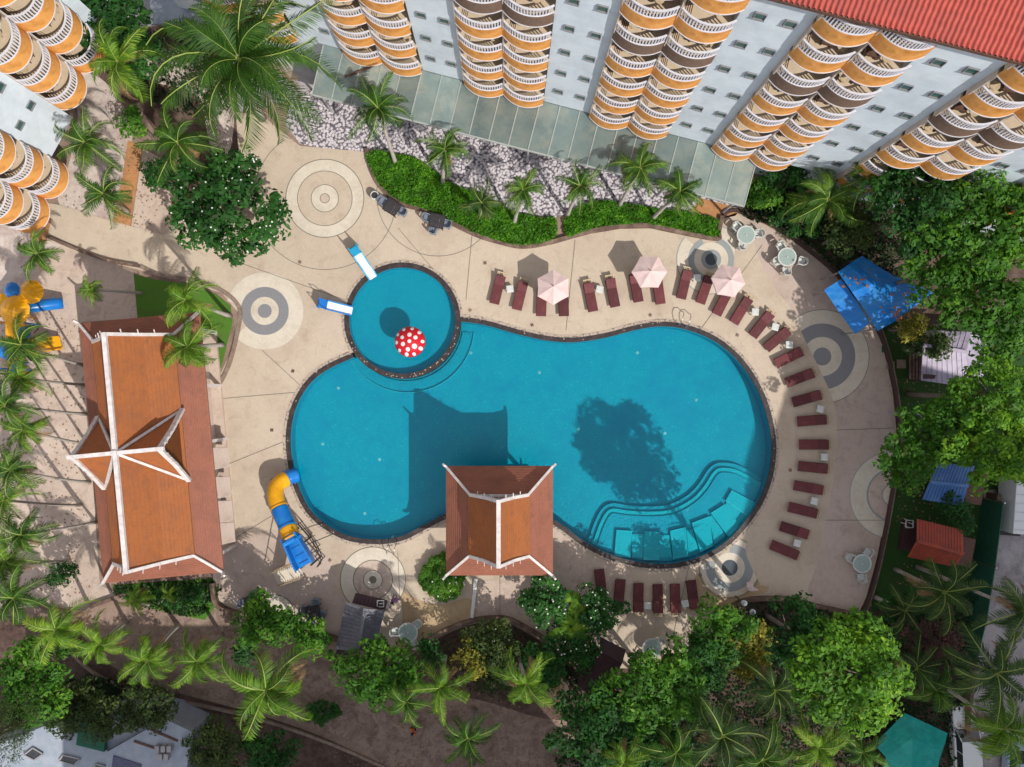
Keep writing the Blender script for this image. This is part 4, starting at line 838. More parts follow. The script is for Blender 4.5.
for i, (x, y, dx, dy) in enumerate(LG):
    lab = f"maroon sun lounger, {ords[i]} in the long arc counted from the children's pool"
    if i == 2: lab += ', under a parasol'
    if i == 23: lab = 'maroon sun lounger ending the long arc, nearest the blue ringed paving'
    p = P(x, y, .3); rz = math.atan2(-dy, dx)-math.pi/2
    if i == 0: pl.location = (p.x, p.y, .05); pl.rotation_euler = (0, 0, rz); pl['label'] = lab; pl['group'] = 'sun loungers along the pool'
    else: dup(pl, (p.x, p.y, .05), rz, lab, 'sun loungers along the pool')
for i, (x, y, dx, dy) in enumerate(LB):
    lab = ('maroon sun lounger half hidden by the banana plant', 'maroon sun lounger next to the banana plant, slightly turned', 'maroon sun lounger on the south row, third from the banana plant', 'maroon sun lounger on the south row, fourth from the banana plant', 'maroon sun lounger on the south row, fifth from the banana plant', 'turned maroon sun lounger on the south row beside the big tree')[i]
    p = P(x, y, .3); dup(pl, (p.x, p.y, .05), math.atan2(-dy, dx)-math.pi/2, lab, 'sun loungers on the south terrace')
# small white side tables
def make_side():
    t = thing('side_table', '', 'side table')
    MB().box((0, 0, .42), (.5, .5, .05)).build('table_top', M_plastic, t, bevel=.02)
    for a in (-1, 1):
        for b in (-1, 1): MB().box((a*.19, b*.19, .2), (.05, .05, .39)).build('leg', M_plastic, t)
    return t
ps = make_side()
ST = [(510, 289, 'between the first two loungers of the arc'), (599.5, 289.5, 'between the fifth and sixth loungers of the arc'), (697, 278, 'by the ringed paving near the pool ladder'), (755, 312, 'just past the last parasol on the arc'), (775, 327, 'between the thirteenth and fourteenth loungers'), (789, 344.7, 'beside the half circle of grey paving, upper side'), (820, 409, 'at the foot of the grey half circle paving'), (824, 457, 'between the nineteenth and twentieth loungers'), (814, 501, 'between the twenty first and twenty second loungers'), (797, 543, 'beside the last lounger of the long arc'), (647.5, 605.5, 'in the middle of the south lounger row'), (685, 603.5, 'at the tree end of the south lounger row')]
for i, (x, y, s) in enumerate(ST):
    p = P(x, y, .4); a = rng.uniform(-.3, .3)
    if i == 0: ps.location = (p.x, p.y, .05); ps.rotation_euler[2] = a; ps['label'] = 'small square white side table '+s; ps['group'] = 'white side tables'
    else: dup(ps, (p.x, p.y, .05), a, 'small square white side table '+s, 'white side tables')
# parasols
def parasol(x, y, rpx, a0, label):
    p = P(x, y, 2.55); t = thing('parasol', label, 'parasol', (p.x, p.y, .05), 0, 'pale pink parasols')
    r = rpx*(H-2.5)/F; mb = MB(); ap = Vector((0, 0, 2.62)); rim = [Vector((r*math.cos(a0+k*math.pi/3), r*math.sin(a0+k*math.pi/3), 2.12)) for k in range(6)]
    for k in range(6):
        a, b = rim[k], rim[(k+1) % 6]; m1, m2 = ap.lerp(a, .5)+Vector((0, 0, .02)), ap.lerp(b, .5)+Vector((0, 0, .02)); mm = m1.lerp(m2, .5)-Vector((0, 0, .04)); e = a.lerp(b, .5)*0.975; e.z = 2.10
        dn = Vector((0, 0, .015)); vs = [ap, m1, mm, m2, a, e, b]
        mb.add(vs, [(0, 1, 2), (0, 2, 3), (1, 4, 5, 2), (2, 5, 6, 3)]); mb.add([v-dn for v in vs], [(2, 1, 0), (3, 2, 0), (2, 5, 4, 1), (3, 6, 5, 2)])
        va = [a, e, b, b-Vector((0, 0, .16)), e-Vector((0, 0, .16)), a-Vector((0, 0, .16))]; mb.add(va, [(0, 1, 4, 5), (1, 2, 3, 4)])
    mb.build('canopy', M_umb, t)
    rb = MB()
    for k in range(6): rb.bar(ap-Vector((0, 0, .03)), rim[k]-Vector((0, 0, .03)), .03); rb.bar((0, 0, 1.8), ap.lerp(rim[k], .5)-Vector((0, 0, .05)), .025)
    rb.build('rib', M_cream, t)
    MB().tube([(0, 0, 0), (0, 0, 2.72)], [.03, .03], 10).build('pole', M_cream, t); MB().lathe([(.001, 2.78), (.05, 2.72), (.05, 2.66), (.02, 2.64)], 10).build('finial', M_cream, t)
    MB().lathe([(.001, .12), (.1, .12), (.26, .06), (.26, 0)], 20).build('base', M_conc, t, smooth=True)
parasol(553.5, 286.5, 18, R(90), "pale pink parasol nearest the children's pool")
parasol(650.5, 271, 18, R(0), 'pale pink parasol, middle one of three along the pool')
parasol(730, 280, 17.5, R(50), 'pale pink parasol over the lounger by the ringed paving')

# pool drains and lights, drain covers, joints in the deck
for i, (x, y) in enumerate(((319, 445), (377, 461), (335, 388), (470, 352), (540, 372), (640, 352), (700, 400), (580, 430), (362, 516), (668, 434))):
    p = P(x, y); MB().lathe([(.001, -1.07), (.09, -1.07), (.12, -1.09)], 12, (p.x, p.y, 0)).build('pool_light', M_plastic, kind='structure')
for i, (x, y) in enumerate(((485, 263), (532, 325), (650, 315), (293, 371), (272, 430), (273, 480), (470, 310), (737, 335), (790, 470), (700, 575), (330, 560), (300, 262))):
    p = P(x, y); MB().box((p.x, p.y, .062), (.22, .22, .015), i*.4).build('deck_drain', M_kerb, kind='structure')
for i, q in enumerate((((206, 400), (300, 392)), ((288, 440), (214, 470)), ((290, 505), (232, 540)), ((262, 350), (300, 385)), ((400, 600), (398, 552)), ((232, 260), (345, 300)), ((472, 236), (466, 300)), ((575, 240), (566, 330)), ((690, 560), (672, 640)), ((836, 430), (894, 428)), ((825, 520), (884, 520)), ((500, 560), (500, 616)), ((398, 228), (432, 268)), ((762, 245), (700, 330)))):
    a, b = P(*q[0]), P(*q[1]); MB().bar((a.x, a.y, .0655+.0004*i), (b.x, b.y, .0655+.0004*i), .035, .004).build('deck_joint', M_line, kind='structure')
# ------------------------------------------------------------------ tables and chairs
def chair(loc, rz, label, m, group, sz=1.0):
    t = thing('garden_chair', label, 'chair', loc, rz, group)      # faces +y
    MB().box((0, 0, .43), (.50, .48, .04)).build('seat', m, t, bevel=.015)
    mb = MB(); vs = []; pts = [(-.27, -.12), (-.25, -.26), (-.12, -.34), (0, -.36), (.12, -.34), (.25, -.26), (.27, -.12)]
    path = [Vector(p) for p in pts]; ribbon(path, 0, .035, .45, .86, False, 0, mb); mb.build('backrest', m, t)
    for s in (-1, 1):
        mb = MB(); mb.box((s*.27, .04, .66), (.07, .42, .035)); mb.box((s*.27, .22, .33), (.045, .045, .64)); mb.build('armrest', m, t)
        for q in (-.2,): MB().box((s*.22, q, .21), (.05, .05, .41)).build('leg', m, t)
    return t
def round_set(x, y, rpx, chairs, where):
    p = P(x, y, .75); r = rpx*(H-.75)/F
    t = thing('round_table', 'round pale glass topped table '+where, 'table', (p.x, p.y, .05), 0, 'round white tables')
    mb = MB(); mb.lathe([(.001, .745), (r*.96, .745), (r, .735), (r, .71), (r*.94, .70), (.001, .70)], 32); mb.build('table_top', M_tabletop, t)
    mb = MB(); mb.lathe([(r+.03, .755), (r+.035, .70), (r-.06, .70), (r-.06, .755), (r+.03, .755)], 32); mb.build('rim', M_plastic, t)
    MB().lathe([(.001, .05), (.3, .04), (.3, 0)], 16).build('foot', M_plastic, t); MB().tube([(0, 0, .04), (0, 0, .7)], .05, 10).build('pole', M_plastic, t)
    MB().lathe([(.001, .80), (.05, .80), (.05, .745)], 10).build('umbrella_socket', M_plastic, t)
    for i, (cx, cy) in enumerate(chairs):
        c = P(cx, cy, .5); d = p-c
        chair((c.x, c.y, .05), math.atan2(d.y, d.x)-math.pi/2, 'white armchair %s the round table %s' % (('above', 'east of', 'below', 'west of')[0 if abs(d.x) < abs(d.y) and d.y < 0 else 2 if abs(d.x) < abs(d.y) else 1 if d.x < 0 else 3], where), M_plastic, 'white chairs at the round tables')
round_set(746, 235, 9, [(736, 227), (758.5, 234), (741.5, 246)], 'in the corner of the terrace wall')
round_set(787, 257, 9, [(780, 246.5), (801.5, 261.5), (776, 261.5), (786, 271)], 'nearer the blue tent')
round_set(862, 563.5, 9, [(849.5, 557.5), (867.5, 552.5), (861, 577)], 'by the terrace wall near red roof')
round_set(408, 632.4, 9.5, [(417.5, 623.5), (395, 631), (414.5, 643)], 'next to the grey roofed bar')
round_set(652, 648, 9.5, [(659, 641), (646, 659)], 'below the south row of loungers')
def dark_set(x, y, rz, chairs, where):
    p = P(x, y, .75); t = thing('square_table', 'square dark table '+where, 'table', (p.x, p.y, .05), rz, 'dark square tables')
    mb = MB()
    for k in range(6): mb.box((-.4+k*.16, 0, .735), (.145, .92, .03))
    mb.build('table_top', M_darkt, t); mb = MB(); 
    for a in (-1, 1): mb.box((0, a*.47, .725), (1.0, .05, .05)); mb.box((a*.5, 0, .725), (.05, .99, .045))
    mb.build('frame', M_dkmetal, t)
    for a in (-1, 1):
        for b in (-1, 1): MB().box((a*.44, b*.42, .35), (.05, .05, .69)).build('leg', M_dkmetal, t)
    for i, (cx, cy, s) in enumerate(chairs):
        c = P(cx, cy, .5); d = p-c; chair((c.x, c.y, .05), math.atan2(d.y, d.x)-math.pi/2, 'grey woven chair %s the dark table %s' % (s, where), M_greych, 'grey woven chairs')
dark_set(392, 207, R(-32), [(382.5, 201.5, 'near the white pot at'), (402.5, 212, 'east of')], 'by the ringed paving')
dark_set(437, 221, R(-12), [(427, 218, 'west of'), (447, 224.5, 'east of'), (433.5, 230, 'below')], 'in the bend of the planter wall')
dark_set(252, 603.5, R(8), [(243.5, 602.5, 'west of'), (254, 595, 'above')], 'beside the corner of the long pavilion')
dark_set(313, 612.8, R(10), [(316, 602.5, 'above'), (304.5, 609.5, 'west of'), (311, 621.5, 'below'), (322, 614, 'east of')], 'between water slide and grey roofed bar')
p = P(374.7, 195.5, .6); t = thing('flower_pot', 'white rounded pot beside the grey chairs at the planter wall', 'pot', (p.x, p.y, .05))
MB().lathe([(.2, 0), (.3, .25), (.33, .55), (.28, .7), (.24, .7), (.24, .62), (.001, .62)], 18).build('pot', M_plastic, t, smooth=True); MB().lathe([(.001, .64), (.23, .64), (.23, .6)], 14).build('soil', M_darkt, t)

# ------------------------------------------------------------------ children's pool toys
p = P(409.5, 341.5, 1.9); t = thing('mushroom_fountain', "red mushroom fountain with white spots in the children's pool", 'fountain', (p.x, p.y, 0))
rm = 15.6*(H-1.9)/F
cap = MB().lathe([(.02, 2.3), (rm*.35, 2.24), (rm*.62, 2.11), (rm*.85, 1.92), (rm*.97, 1.72), (rm, 1.6), (rm*.95, 1.56), (rm*.5, 1.66), (.16, 1.7)], 40).build('cap', M_red, t, smooth=True)
def capz(r): return float(np.interp(r, [0, rm*.35, rm*.62, rm*.85, rm*.97, rm], [2.3, 2.24, 2.11, 1.92, 1.72, 1.6]))
mb = MB()
for i, (a, rr, sr) in enumerate([(0, .04, .13), (30, .48, .14), (85, .42, .15), (150, .5, .13), (205, .42, .15), (262, .52, .15), (318, .47, .17), (0, .84, .12), (42, .86, .13), (78, .85, .12), (115, .85, .12), (150, .88, .12), (185, .84, .13), (222, .86, .12), (258, .85, .14), (290, .86, .12), (328, .85, .14)]):
    cx_, cy_ = rr*rm*math.cos(R(a)), rr*rm*math.sin(R(a)); n = 14; vs = []
    for k in range(n):
        q = (cx_+sr*math.cos(2*math.pi*k/n), cy_+sr*math.sin(2*math.pi*k/n)); rq = math.hypot(*q); sc_ = min(1, rm*.985/rq); vs.append((q[0]*sc_, q[1]*sc_, capz(rq*sc_)+.02))
    mb.add(vs+[(cx_, cy_, capz(math.hypot(cx_, cy_))+.035)], [(k, (k+1) % n, n) for k in range(n)])
mb.build('spot', M_white, cap)
MB().tube([(0, 0, -.7), (0, 0, 1.7)], [.2, .14], 16).build('stem', M_white, t, smooth=True)
def small_slide(top, end, mplat, label, w=.62):
    a, b = P(*top, 1.25), P(*end, .1); d = b.to_2d()-a.to_2d(); L = d.length; rz = math.atan2(d.y, d.x)-math.pi/2
    t = thing('pool_slide', label, 'slide', (a.x, a.y, .05), rz, "small slides at the children's pool")   # slides along +y
    ch = MB(); prof = [(0.25, 1.2), (L*.35, .95), (L*.65, .5), (L*.9, .22), (L+.1, .12)]
    for (y0, z0), (y1, z1) in zip(prof, prof[1:]):
        ch.bar((0, y0, z0), (0, y1, z1), w-.1, .05)
        for s in (-1, 1): pass
    ch.build('chute', M_white, t)
    for s in (-1, 1):
        mb = MB()
        for (y0, z0), (y1, z1) in zip(prof, prof[1:]): mb.bar((s*w*.5, y0, z0+.07), (s*w*.5, y1, z1+.07), .08, .2)
        mb.build('side_wall', mplat, t)
    MB().box((0, 0, 1.18), (w, .62, .08)).build('platform', mplat, t, bevel=.02)
    for s in (-1, 1):
        mb = MB(); mb.tube([(s*w*.48, -.55, 0), (s*w*.48, -.3, 1.2), (s*w*.48, -.28, 1.75), (s*w*.48, .1, 1.7), (s*w*.48, .2, 1.2)], .03, 8); mb.build('handrail', mplat, t)
    mb = MB(); 
    for k in range(4): mb.box((0, -.52+k*.06, .25+k*.25), (w-.05, .14, .04))
    mb.build('ladder', mplat, t)
small_slide((355.5, 251), (373, 277), M_bluesl, "small white slide with light blue platform above the children's pool")
small_slide((323, 304), (351, 311), M_blue, "small white slide with dark blue platform beside the children's pool")
# ladders
def ladder(x, y, dx, dy, label):
    p = P(x, y); t = thing('pool_ladder', label, 'ladder', (p.x, p.y, .05), math.atan2(-dy, dx)-math.pi/2, 'steel pool ladders')
    for s in (-1, 1):
        MB().tube([(s*.26, -.9, 0), (s*.26, -.85, .5), (s*.26, -.6, .82), (s*.26, -.25, .85), (s*.26, 0.05, .6), (s*.26, .12, -.2), (s*.26, .12, -.9)], .03, 8).build('handrail', M_steel, t, smooth=True)
    for k in range(3): MB().box((0, .12, -.12-.28*k), (.5, .22, .035)).build('tread', M_white, t)
ladder(682, 325, -12, 40, 'steel pool ladder by the middle parasols'); ladder(394, 541, 10, -40, 'steel pool ladder below the water slide end of the pool')

# ------------------------------------------------------------------ water slide tower
t = thing('water_slide', 'yellow and blue tube water slide curving into the pool', 'water slide', P(290, 530))
pathp = [((297, 475), .55), ((287, 478), .95), ((277, 486), 1.4), ((276, 498), 1.8), ((281, 512), 2.15), ((286.5, 525), 2.5), ((291, 536), 2.8)]
pts = [P(x, y, h) for (x, y), h in pathp]
def seg_tube(p0, p1, rad, m, name='tube_section', half=False):
    q = spline3(p0, 5); MB().tube(q, rad, 16).build(name, m, t, world=True, smooth=True)
def spline3(pts, k=6):
    n = len(pts); out = []
    for i in range(n-1):
        a, b, c, d = pts[max(0, i-1)], pts[i], pts[i+1], pts[min(n-1, i+2)]
        for s_ in range(k):
            u = s_/k; out.append(0.5*((2*b)+(c-a)*u+(2*a-5*b+4*c-d)*u*u+(3*b-a-3*c+d)*u**3))
    out.append(pts[-1]); return out
S = spline3(pts, 6)
for a, b, m, rad in ((0, 6, M_blue, .52), (6, 22, M_yellow, .55), (22, 31, M_blue, .58), (31, 36, M_yellow, .60)):
    o = MB().tube(S[a:b+1], rad, 18).build('tube_section', m, t, world=True, smooth=True)
    fl = MB(); q = S[b]; d = (S[min(b+1, len(S)-1)]-S[b-1]).normalized(); fl.tube([q-d*.05, q+d*.05], rad+.06, 18); fl.build('flange', m, o, world=False)
    fl_o = bpy.data.objects[-1] if False else None
for o in list(t.children):
    for f in o.children: f.location = -Vector(t.location)
# open entry with moulded sides, in blue
A0, B0 = P(291, 536, 2.85), P(305, 566, 3.3)
d = (B0-A0); d.z = 0; d.normalize(); side = Vector((-d.y, d.x, 0))
mb = MB(); en = [A0+d*(-.1), A0+d*.55, A0+d*1.1, A0+d*1.7, B0]
ws = [.5, .52, .56, .6, .6]; zs = [2.75, 2.8, 2.85, 2.9, 2.9]
for i in range(4):
    a, b = en[i], en[i+1]
    for s in (-1, 1):
        p0, p1 = a+side*s*ws[i], b+side*s*ws[i+1]; mb.bar((p0.x, p0.y, zs[i]+.35), (p1.x, p1.y, zs[i+1]+.35), .12, .8)
    vs = [(a-side*ws[i]), (a+side*ws[i]), (b+side*ws[i+1]), (b-side*ws[i+1])]
    mb.add([(v.x, v.y, z) for v, z in zip(vs, (zs[i], zs[i], zs[i+1], zs[i+1]))]+[(v.x, v.y, z-.1) for v, z in zip(vs, (zs[i], zs[i], zs[i+1], zs[i+1]))], [(0, 3, 2, 1), (4, 5, 6, 7), (0, 1, 5, 4), (2, 3, 7, 6)])
    if i in (0, 1, 2, 3): 
        c0, c1 = a+side*ws[i]*.3, a-side*ws[i]*.3; q = (a+b)/2; mb.box((q.x, q.y, zs[i]+.06), (.8, .05, .03), math.atan2(side.y, side.x))
mb.build('entry_trough', M_blue, t, world=True)
hd = MB(); q = A0+d*.25; hd.tube([q-side*.6+Vector((0, 0, .3)), q-side*.35+Vector((0, 0, .85)), q+side*.35+Vector((0, 0, .85)), q+side*.6+Vector((0, 0, .3))], .16, 8); hd.build('entry_hood', M_blue, t, world=True)
# stairs
s0, s1 = P(299, 569, 2.8), P(276.5, 577.5, .1); mb = MB(); n = 11; dd = (s1-s0); sw = Vector((-dd.y, dd.x, 0)).normalized()
for i in range(n):
    q = s0.lerp(s1, (i+.5)/n); mb.box((q.x, q.y, q.z), (.34, 1.0, .06), math.atan2(dd.y, dd.x))
mb.build('stair', M_pale, t, world=True)
for s in (-1, 1):
    mb = MB(); mb.bar(s0+sw*s*.53, s1+sw*s*.53, .08, .2); mb.bar(s0+sw*s*.53+Vector((0, 0, .9)), s1+sw*s*.53+Vector((0, 0, .9)), .05, .05)
    for i in range(4): q = s0.lerp(s1, i/3)+sw*s*.53; mb.bar(q, q+Vector((0, 0, .9)), .05, .05)
    mb.build('stair_rail', M_cream, t, world=True)
for (x, y, h) in ((276, 498, 1.25), (283, 517, 1.6), (290, 534, 2.2), (296, 572, 2.7), (311, 565, 2.7), (300, 545, 2.7)):
    q = P(x, y, h); MB().tube([(q.x, q.y, .05), (q.x, q.y, h)], .07, 8).build('post', M_dkmetal, t, world=True)
# dark guard rail frame beside the tower
mb = MB(); g = [(298, 524), (308, 536), (316, 548), (321, 560), (317, 567)]; G = [P(x, y, 1.2) for x, y in g]
mb.tube(G, .04, 6); mb.tube([Vector((v.x, v.y, .7)) for v in G], .035, 6)
for v in G: mb.tube([(v.x, v.y, .05), v], .035, 6)
for x, y, u, v_ in ((306, 545, 333, 534), (311, 553, 321, 549)): mb.tube([P(x, y, 1.2), P(u, v_, 1.1)], .03, 6)
mb.build('guard_rail', M_dkmetal, t, world=True)
q = P(296, 481, .5)

# ------------------------------------------------------------------ playground
t = thing('playground_tower', 'blue and yellow playground with cone roofs, tube slide and yellow slide', 'playground', P(14, 335))
def cone(x, y, h, rpx, m, name='tower_roof', hh=.9):
    p = P(x, y, h); r = rpx*(H-h)/F; mb = MB(); n = 20
    vs = [(p.x+r*(1+.04*(k % 2))*math.cos(2*math.pi*k/n), p.y+r*(1+.04*(k % 2))*math.sin(2*math.pi*k/n), h-hh) for k in range(n)]+[(p.x+.35*r*math.cos(2*math.pi*k/n), p.y+.35*r*math.sin(2*math.pi*k/n), h-hh*.25) for k in range(n)]+[(p.x, p.y, h)]
    mb.add(vs, [(k, (k+1) % n, n+(k+1) % n, n+k) for k in range(n)]+[(n+k, n+(k+1) % n, 2*n) for k in range(n)]); mb.add(vs[:n], [tuple(range(n))[::-1]])
    return mb.build(name, m, t, world=True)
cone(6, 309, 4.0, 15, M_yellow); cone(23, 290, 3.8, 12, M_yellow); cone(7, 289, 3.4, 8, M_blue, hh=.5); cone(21, 332, 3.0, 6, M_blue, hh=.35)
def dome(x, y, h, rpx, m):
    p = P(x, y, h); r = rpx*(H-h)/F; MB().lathe([(.001, r*.8), (r*.5, r*.68), (r*.85, r*.35), (r, 0), (r, -.1)], 18, (p.x, p.y, h-r*.8)).build('dome', m, t, world=True, smooth=True)
dome(21, 333, 3.2, 6, M_blue); dome(2, 352, 3.0, 7, M_blue)
for i, (x, y, w_, d_, h, m) in enumerate(((10, 305, 22, 22, 1.6, M_yellow), (16, 333, 20, 20, 1.5, M_yellow), (14, 362, 12, 14, 1.2, M_yellow), (4, 350, 12, 12, 1.4, M_blue))):
    p = P(x, y, h); MB().box((p.x, p.y, h), (w_/14.5, d_/14.5, .12)).build('platform', m, t, world=True)
    for a in (-1, 1):
        for b in (-1, 1): q = (p.x+a*w_/29, p.y+b*d_/29); MB().tube([(q[0], q[1], 0), (q[0], q[1], h+1.0)], .06, 8).build('post', M_blue if (a*b > 0) else M_yellow, t, world=True)
a, b = P(24, 308, 1.7), P(62, 303, .5)
MB().tube([a+(b-a)*i/8+Vector((0, 0, .12*math.sin(i/8*math.pi))) for i in range(9)], .42, 14).build('tube_slide', M_blue, t, world=True, smooth=True)
a, b = P(22, 308, 1.75), P(27, 307.5, 1.65); MB().tube([a, b], .52, 14).build('slide_collar', M_yellow, t, world=True)
a, b = P(30, 347, 1.5), P(61, 343, .25); sd2 = Vector((-(b-a).y, (b-a).x, 0)).normalized(); mb = MB(); mb.bar(a, b, .9, .05)
for s in (-1, 1): mb.bar(a+sd2*s*.45+Vector((0, 0, .14)), b+sd2*s*.45+Vector((0, 0, .14)), .07, .3)
mb.build('open_slide', M_yellow, t, world=True)
for (x, y, h, m, rp) in ((13, 362, 1.7, M_yellow, 5), (15, 369, 1.8, M_blue, 6), (19, 375, 1.5, M_yellow, 6), (26, 382, 1.2, M_yellow, 5)):
    p = P(x, y, h); MB().lathe([(.001, .25), (rp/30, .2), (rp/15, 0), (rp/15, -.25), (rp/17, -.3)], 12, (p.x, p.y, h)).build('climbing_drum', m, t, world=True); MB().tube([(p.x, p.y, 0), (p.x, p.y, h-.2)], .06, 8).build('post', M_blue, t, world=True)
a, b = P(27, 352, 1.3), P(36, 362, .05); sd2 = Vector((-(b-a).y, (b-a).x, 0)).normalized()*.35; mb = MB(); mb.bar(a+sd2, b+sd2, .08); mb.bar(a-sd2, b-sd2, .08)
for i in range(5): q = a.lerp(b, (i+.5)/5); mb.bar(q+sd2, q-sd2, .06)
mb.build('climbing_ladder', M_dkmetal, t, world=True)
mb = MB(); mb.tube([P(26, 327, 1.2), P(34, 325, 1.4), P(38, 329, 1.1), P(34, 333, 0.4)], .04, 6); mb.build('curved_rail', M_dkmetal, t, world=True)

# ------------------------------------------------------------------ tents, huts, small buildings
def cloth(name, parent, rows, m, thick=.03, sub=3):
    """a sheet of canvas through a grid of points (rows x cols), subdivided"""
    n, k = len(rows), len(rows[0]); mb = MB(); vs = [v for r_ in rows for v in r_]
    mb.add(vs, [(i*k+j, i*k+j+1, (i+1)*k+j+1, (i+1)*k+j) for i in range(n-1) for j in range(k-1)])
    o = mb.build(name, m, parent, world=True); s = o.modifiers.new('subdivision', 'SUBSURF'); s.subdivision_type = 'SIMPLE'; s.levels = s.render_levels = sub
    tx = bpy.data.textures.new('folds', 'CLOUDS'); tx.noise_scale = 1.1
    d = o.modifiers.new('folds', 'DISPLACE'); d.texture = tx; d.strength = .22; d.mid_level = .5; d.texture_coords = 'LOCAL'
    so_ = o.modifiers.new('thickness', 'SOLIDIFY'); so_.thickness = thick
    return o
t = thing('tarp_tent', 'blue tarpaulin tent strewn with dry leaves beside terrace wall', 'tent', P(875, 300))
P3 = P
cloth('main_canopy', t, [[P3(838, 272, 3.0), P3(848, 265, 3.1), P3(862, 256, 2.9)], [P3(852, 292, 3.5), P3(872, 284, 4.1), P3(893, 276, 3.3)], [P3(866, 312, 3.2), P3(889, 304, 3.9), P3(932, 292, 2.9)], [P3(877, 331, 2.8), P3(897, 320, 3.0), P3(932, 293, 2.8)]], M_tarp)
cloth('side_canopy', t, [[P3(824, 290, 2.4), P3(841, 279, 2.75)], [P3(839, 312, 2.3), P3(856, 300, 2.8)], [P3(855, 334, 2.3), P3(870, 323, 2.7)]], M_tarp)
for x, y, h in ((838, 273, 2.9), (862, 257, 2.8), (928, 293, 2.7), (876, 329, 2.7), (826, 291, 2.3), (855, 332, 2.2)):
    q = P(x, y, h); MB().tube([(q.x, q.y, 0), q], .05, 8).build('pole', M_steel, t, world=True)
r_ = np.random.RandomState(8); cen = []
for cx_, cy_, n, sx in ((857, 280, 12, 6), (897, 314, 30, 8), (905, 296, 10, 6)):
    for i in range(n): cen.append(P(cx_+r_.normal()*sx, cy_+r_.normal()*sx*.45, 4.05))
cen = np.array([tuple(c) for c in cen])
V, Fa = leaf_quads(cen, np.tile([0, 0, 1.0], (len(cen), 1))+r_.normal(size=(len(cen), 3))*.2, r_.uniform(.12, .3, len(cen)), r_, .7)
o = link(bpy.data.objects.new('fallen_leaves', npmesh('fallen_leaves', V, Fa, M_dryleaf)), t); o.location = -Vector(t.location)
t = thing('tarp_tent', 'teal tarpaulin tent at the foot of the large bright tree', 'tent', P(915, 745))
cloth('canopy', t, [[P3(874, 744, 2.3), P3(905, 713, 2.9), P3(947, 733, 2.4)], [P3(886, 757, 2.7), P3(912, 738, 3.6), P3(942, 752, 2.6)], [P3(880, 790, 2.3), P3(912, 785, 3.4), P3(930, 790, 2.4)]], M_teal)
for x, y, h in ((876, 745, 2.2), (905, 714, 2.8), (945, 734, 2.3), (928, 788, 2.3), (882, 788, 2.2)):
    q = P(x, y, h); MB().tube([(q.x, q.y, 0), q], .05, 8).build('pole', M_steel, t, world=True)
def slab_quad(mb, q, th=.08):
    q = [Vector(v) for v in q]; dn = Vector((0, 0, th)); n = len(q)
    if (q[1]-q[0]).cross(q[2]-q[1]).z < 0: q = q[::-1]
    mb.add(q+[v-dn for v in q], [tuple(range(n)), tuple(range(2*n-1, n-1, -1))]+[(i, n+i, n+(i+1) % n, (i+1) % n) for i in range(n)])
def ribs_on(mb, a, b, c, d, n, w_=.04):            # standing seams from edge ab to edge dc
    for i in range(1, n): p, q = a.lerp(b, i/n), d.lerp(c, i/n); mb.bar(p+Vector((0, 0, .02)), q+Vector((0, 0, .02)), w_, .04)
def cabin(name, label, cat, roofs, ridge_, m, wallpoly, wm, hw_, seams=10, parts=()):
    c = P(*wallpoly[0]); t = thing(name, label, cat, (c.x, c.y, 0))
    mb = MB()
    for q in roofs: slab_quad(mb, q); ribs_on(mb, *q, seams)
    rf = mb.build('roof', m, t, world=True)
    if ridge_: mb = MB(); mb.bar(ridge_[0]+Vector((0, 0, .06)), ridge_[1]+Vector((0, 0, .06)), .22, .08); mb.build('ridge_cap', m, rf) if False else mb.build('ridge_cap', m, t, world=True)
    MB().prism(PT(wallpoly), 0, hw_).build('wall', wm, t, world=True)
    return t
h1, h2, h3 = 2.5, 3.5, 2.5
t = cabin('bar_hut', 'grey gabled bar hut with dark wooden counter facing the pool', 'hut',
      [(P(365.5, 609, 3.4), P(357.5, 652, 3.4), P(335.5, 649, 2.6), P(346, 601.5, 2.6)), (P(365.5, 609, 3.4), P(357.5, 652, 3.4), P(377, 640, 2.6), P(385, 610, 2.6))], (P(365.5, 608, 3.4), P(357.5, 652, 3.4)), M_greyroof, [(350, 608), (380, 612), (372, 638), (343, 646)], M_wine, 2.5, 12)
mb = MB(); slab_quad(mb, [P(355.5, 593, 2.1), P(387.5, 600.5, 2.1), P(385, 611, 2.3), P(352, 603, 2.3)], .1); o = mb.build('front_roof', M_wine, t, world=True)
mb = MB(); ribs_on(mb, P(355.5, 593, 2.1), P(387.5, 600.5, 2.1), P(385, 611, 2.3), P(352, 603, 2.3), 9); mb.build('plank', M_loungedk, t, world=True)
for x, y in ((357, 595), (385, 601)): MB().tube([P(x, y, 0), P(x, y, 2.1)], .06, 8).build('post', M_wine, t, world=True)
mb = MB()
q = P(380.5, 605, 2.32)
for dx, dy, w_, h_ in ((-.22, .1, .05, .42), (.0, .3, .5, .05), (.05, -.12, .36, .05), (.22, .05, .05, .34), (0.03, .1, .25, .05)): mb.box((q.x+dx, q.y+dy, q.z), (w_, h_, .05))
tag(mb.build('folding_rack', M_plastic), 'small white metal rack on the dark front roof of the bar hut', 'rack')
t = cabin('garden_cabin', 'small cabin with red sheet roof on the shaded lawn', 'cabin',
      [(P(917, 541, 3.3), P(963.5, 554, 3.3), P(963, 530, 2.6), P(917.4, 519, 2.6)), (P(917, 541, 3.3), P(963.5, 554, 3.3), P(955, 567, 2.5), P(908, 557, 2.5))], (P(917, 541, 3.3), P(963.5, 554, 3.3)), M_redroof, [(915, 524), (955, 533), (950, 560), (912, 552)], M_wood, 2.4, 16)
MB().prism(PT([(902, 519), (917, 523), (912, 552), (897, 548)]), 0, .35).build('porch', M_wine, t, world=True)
mb = MB(); q = P(909.5, 524, 1.0)
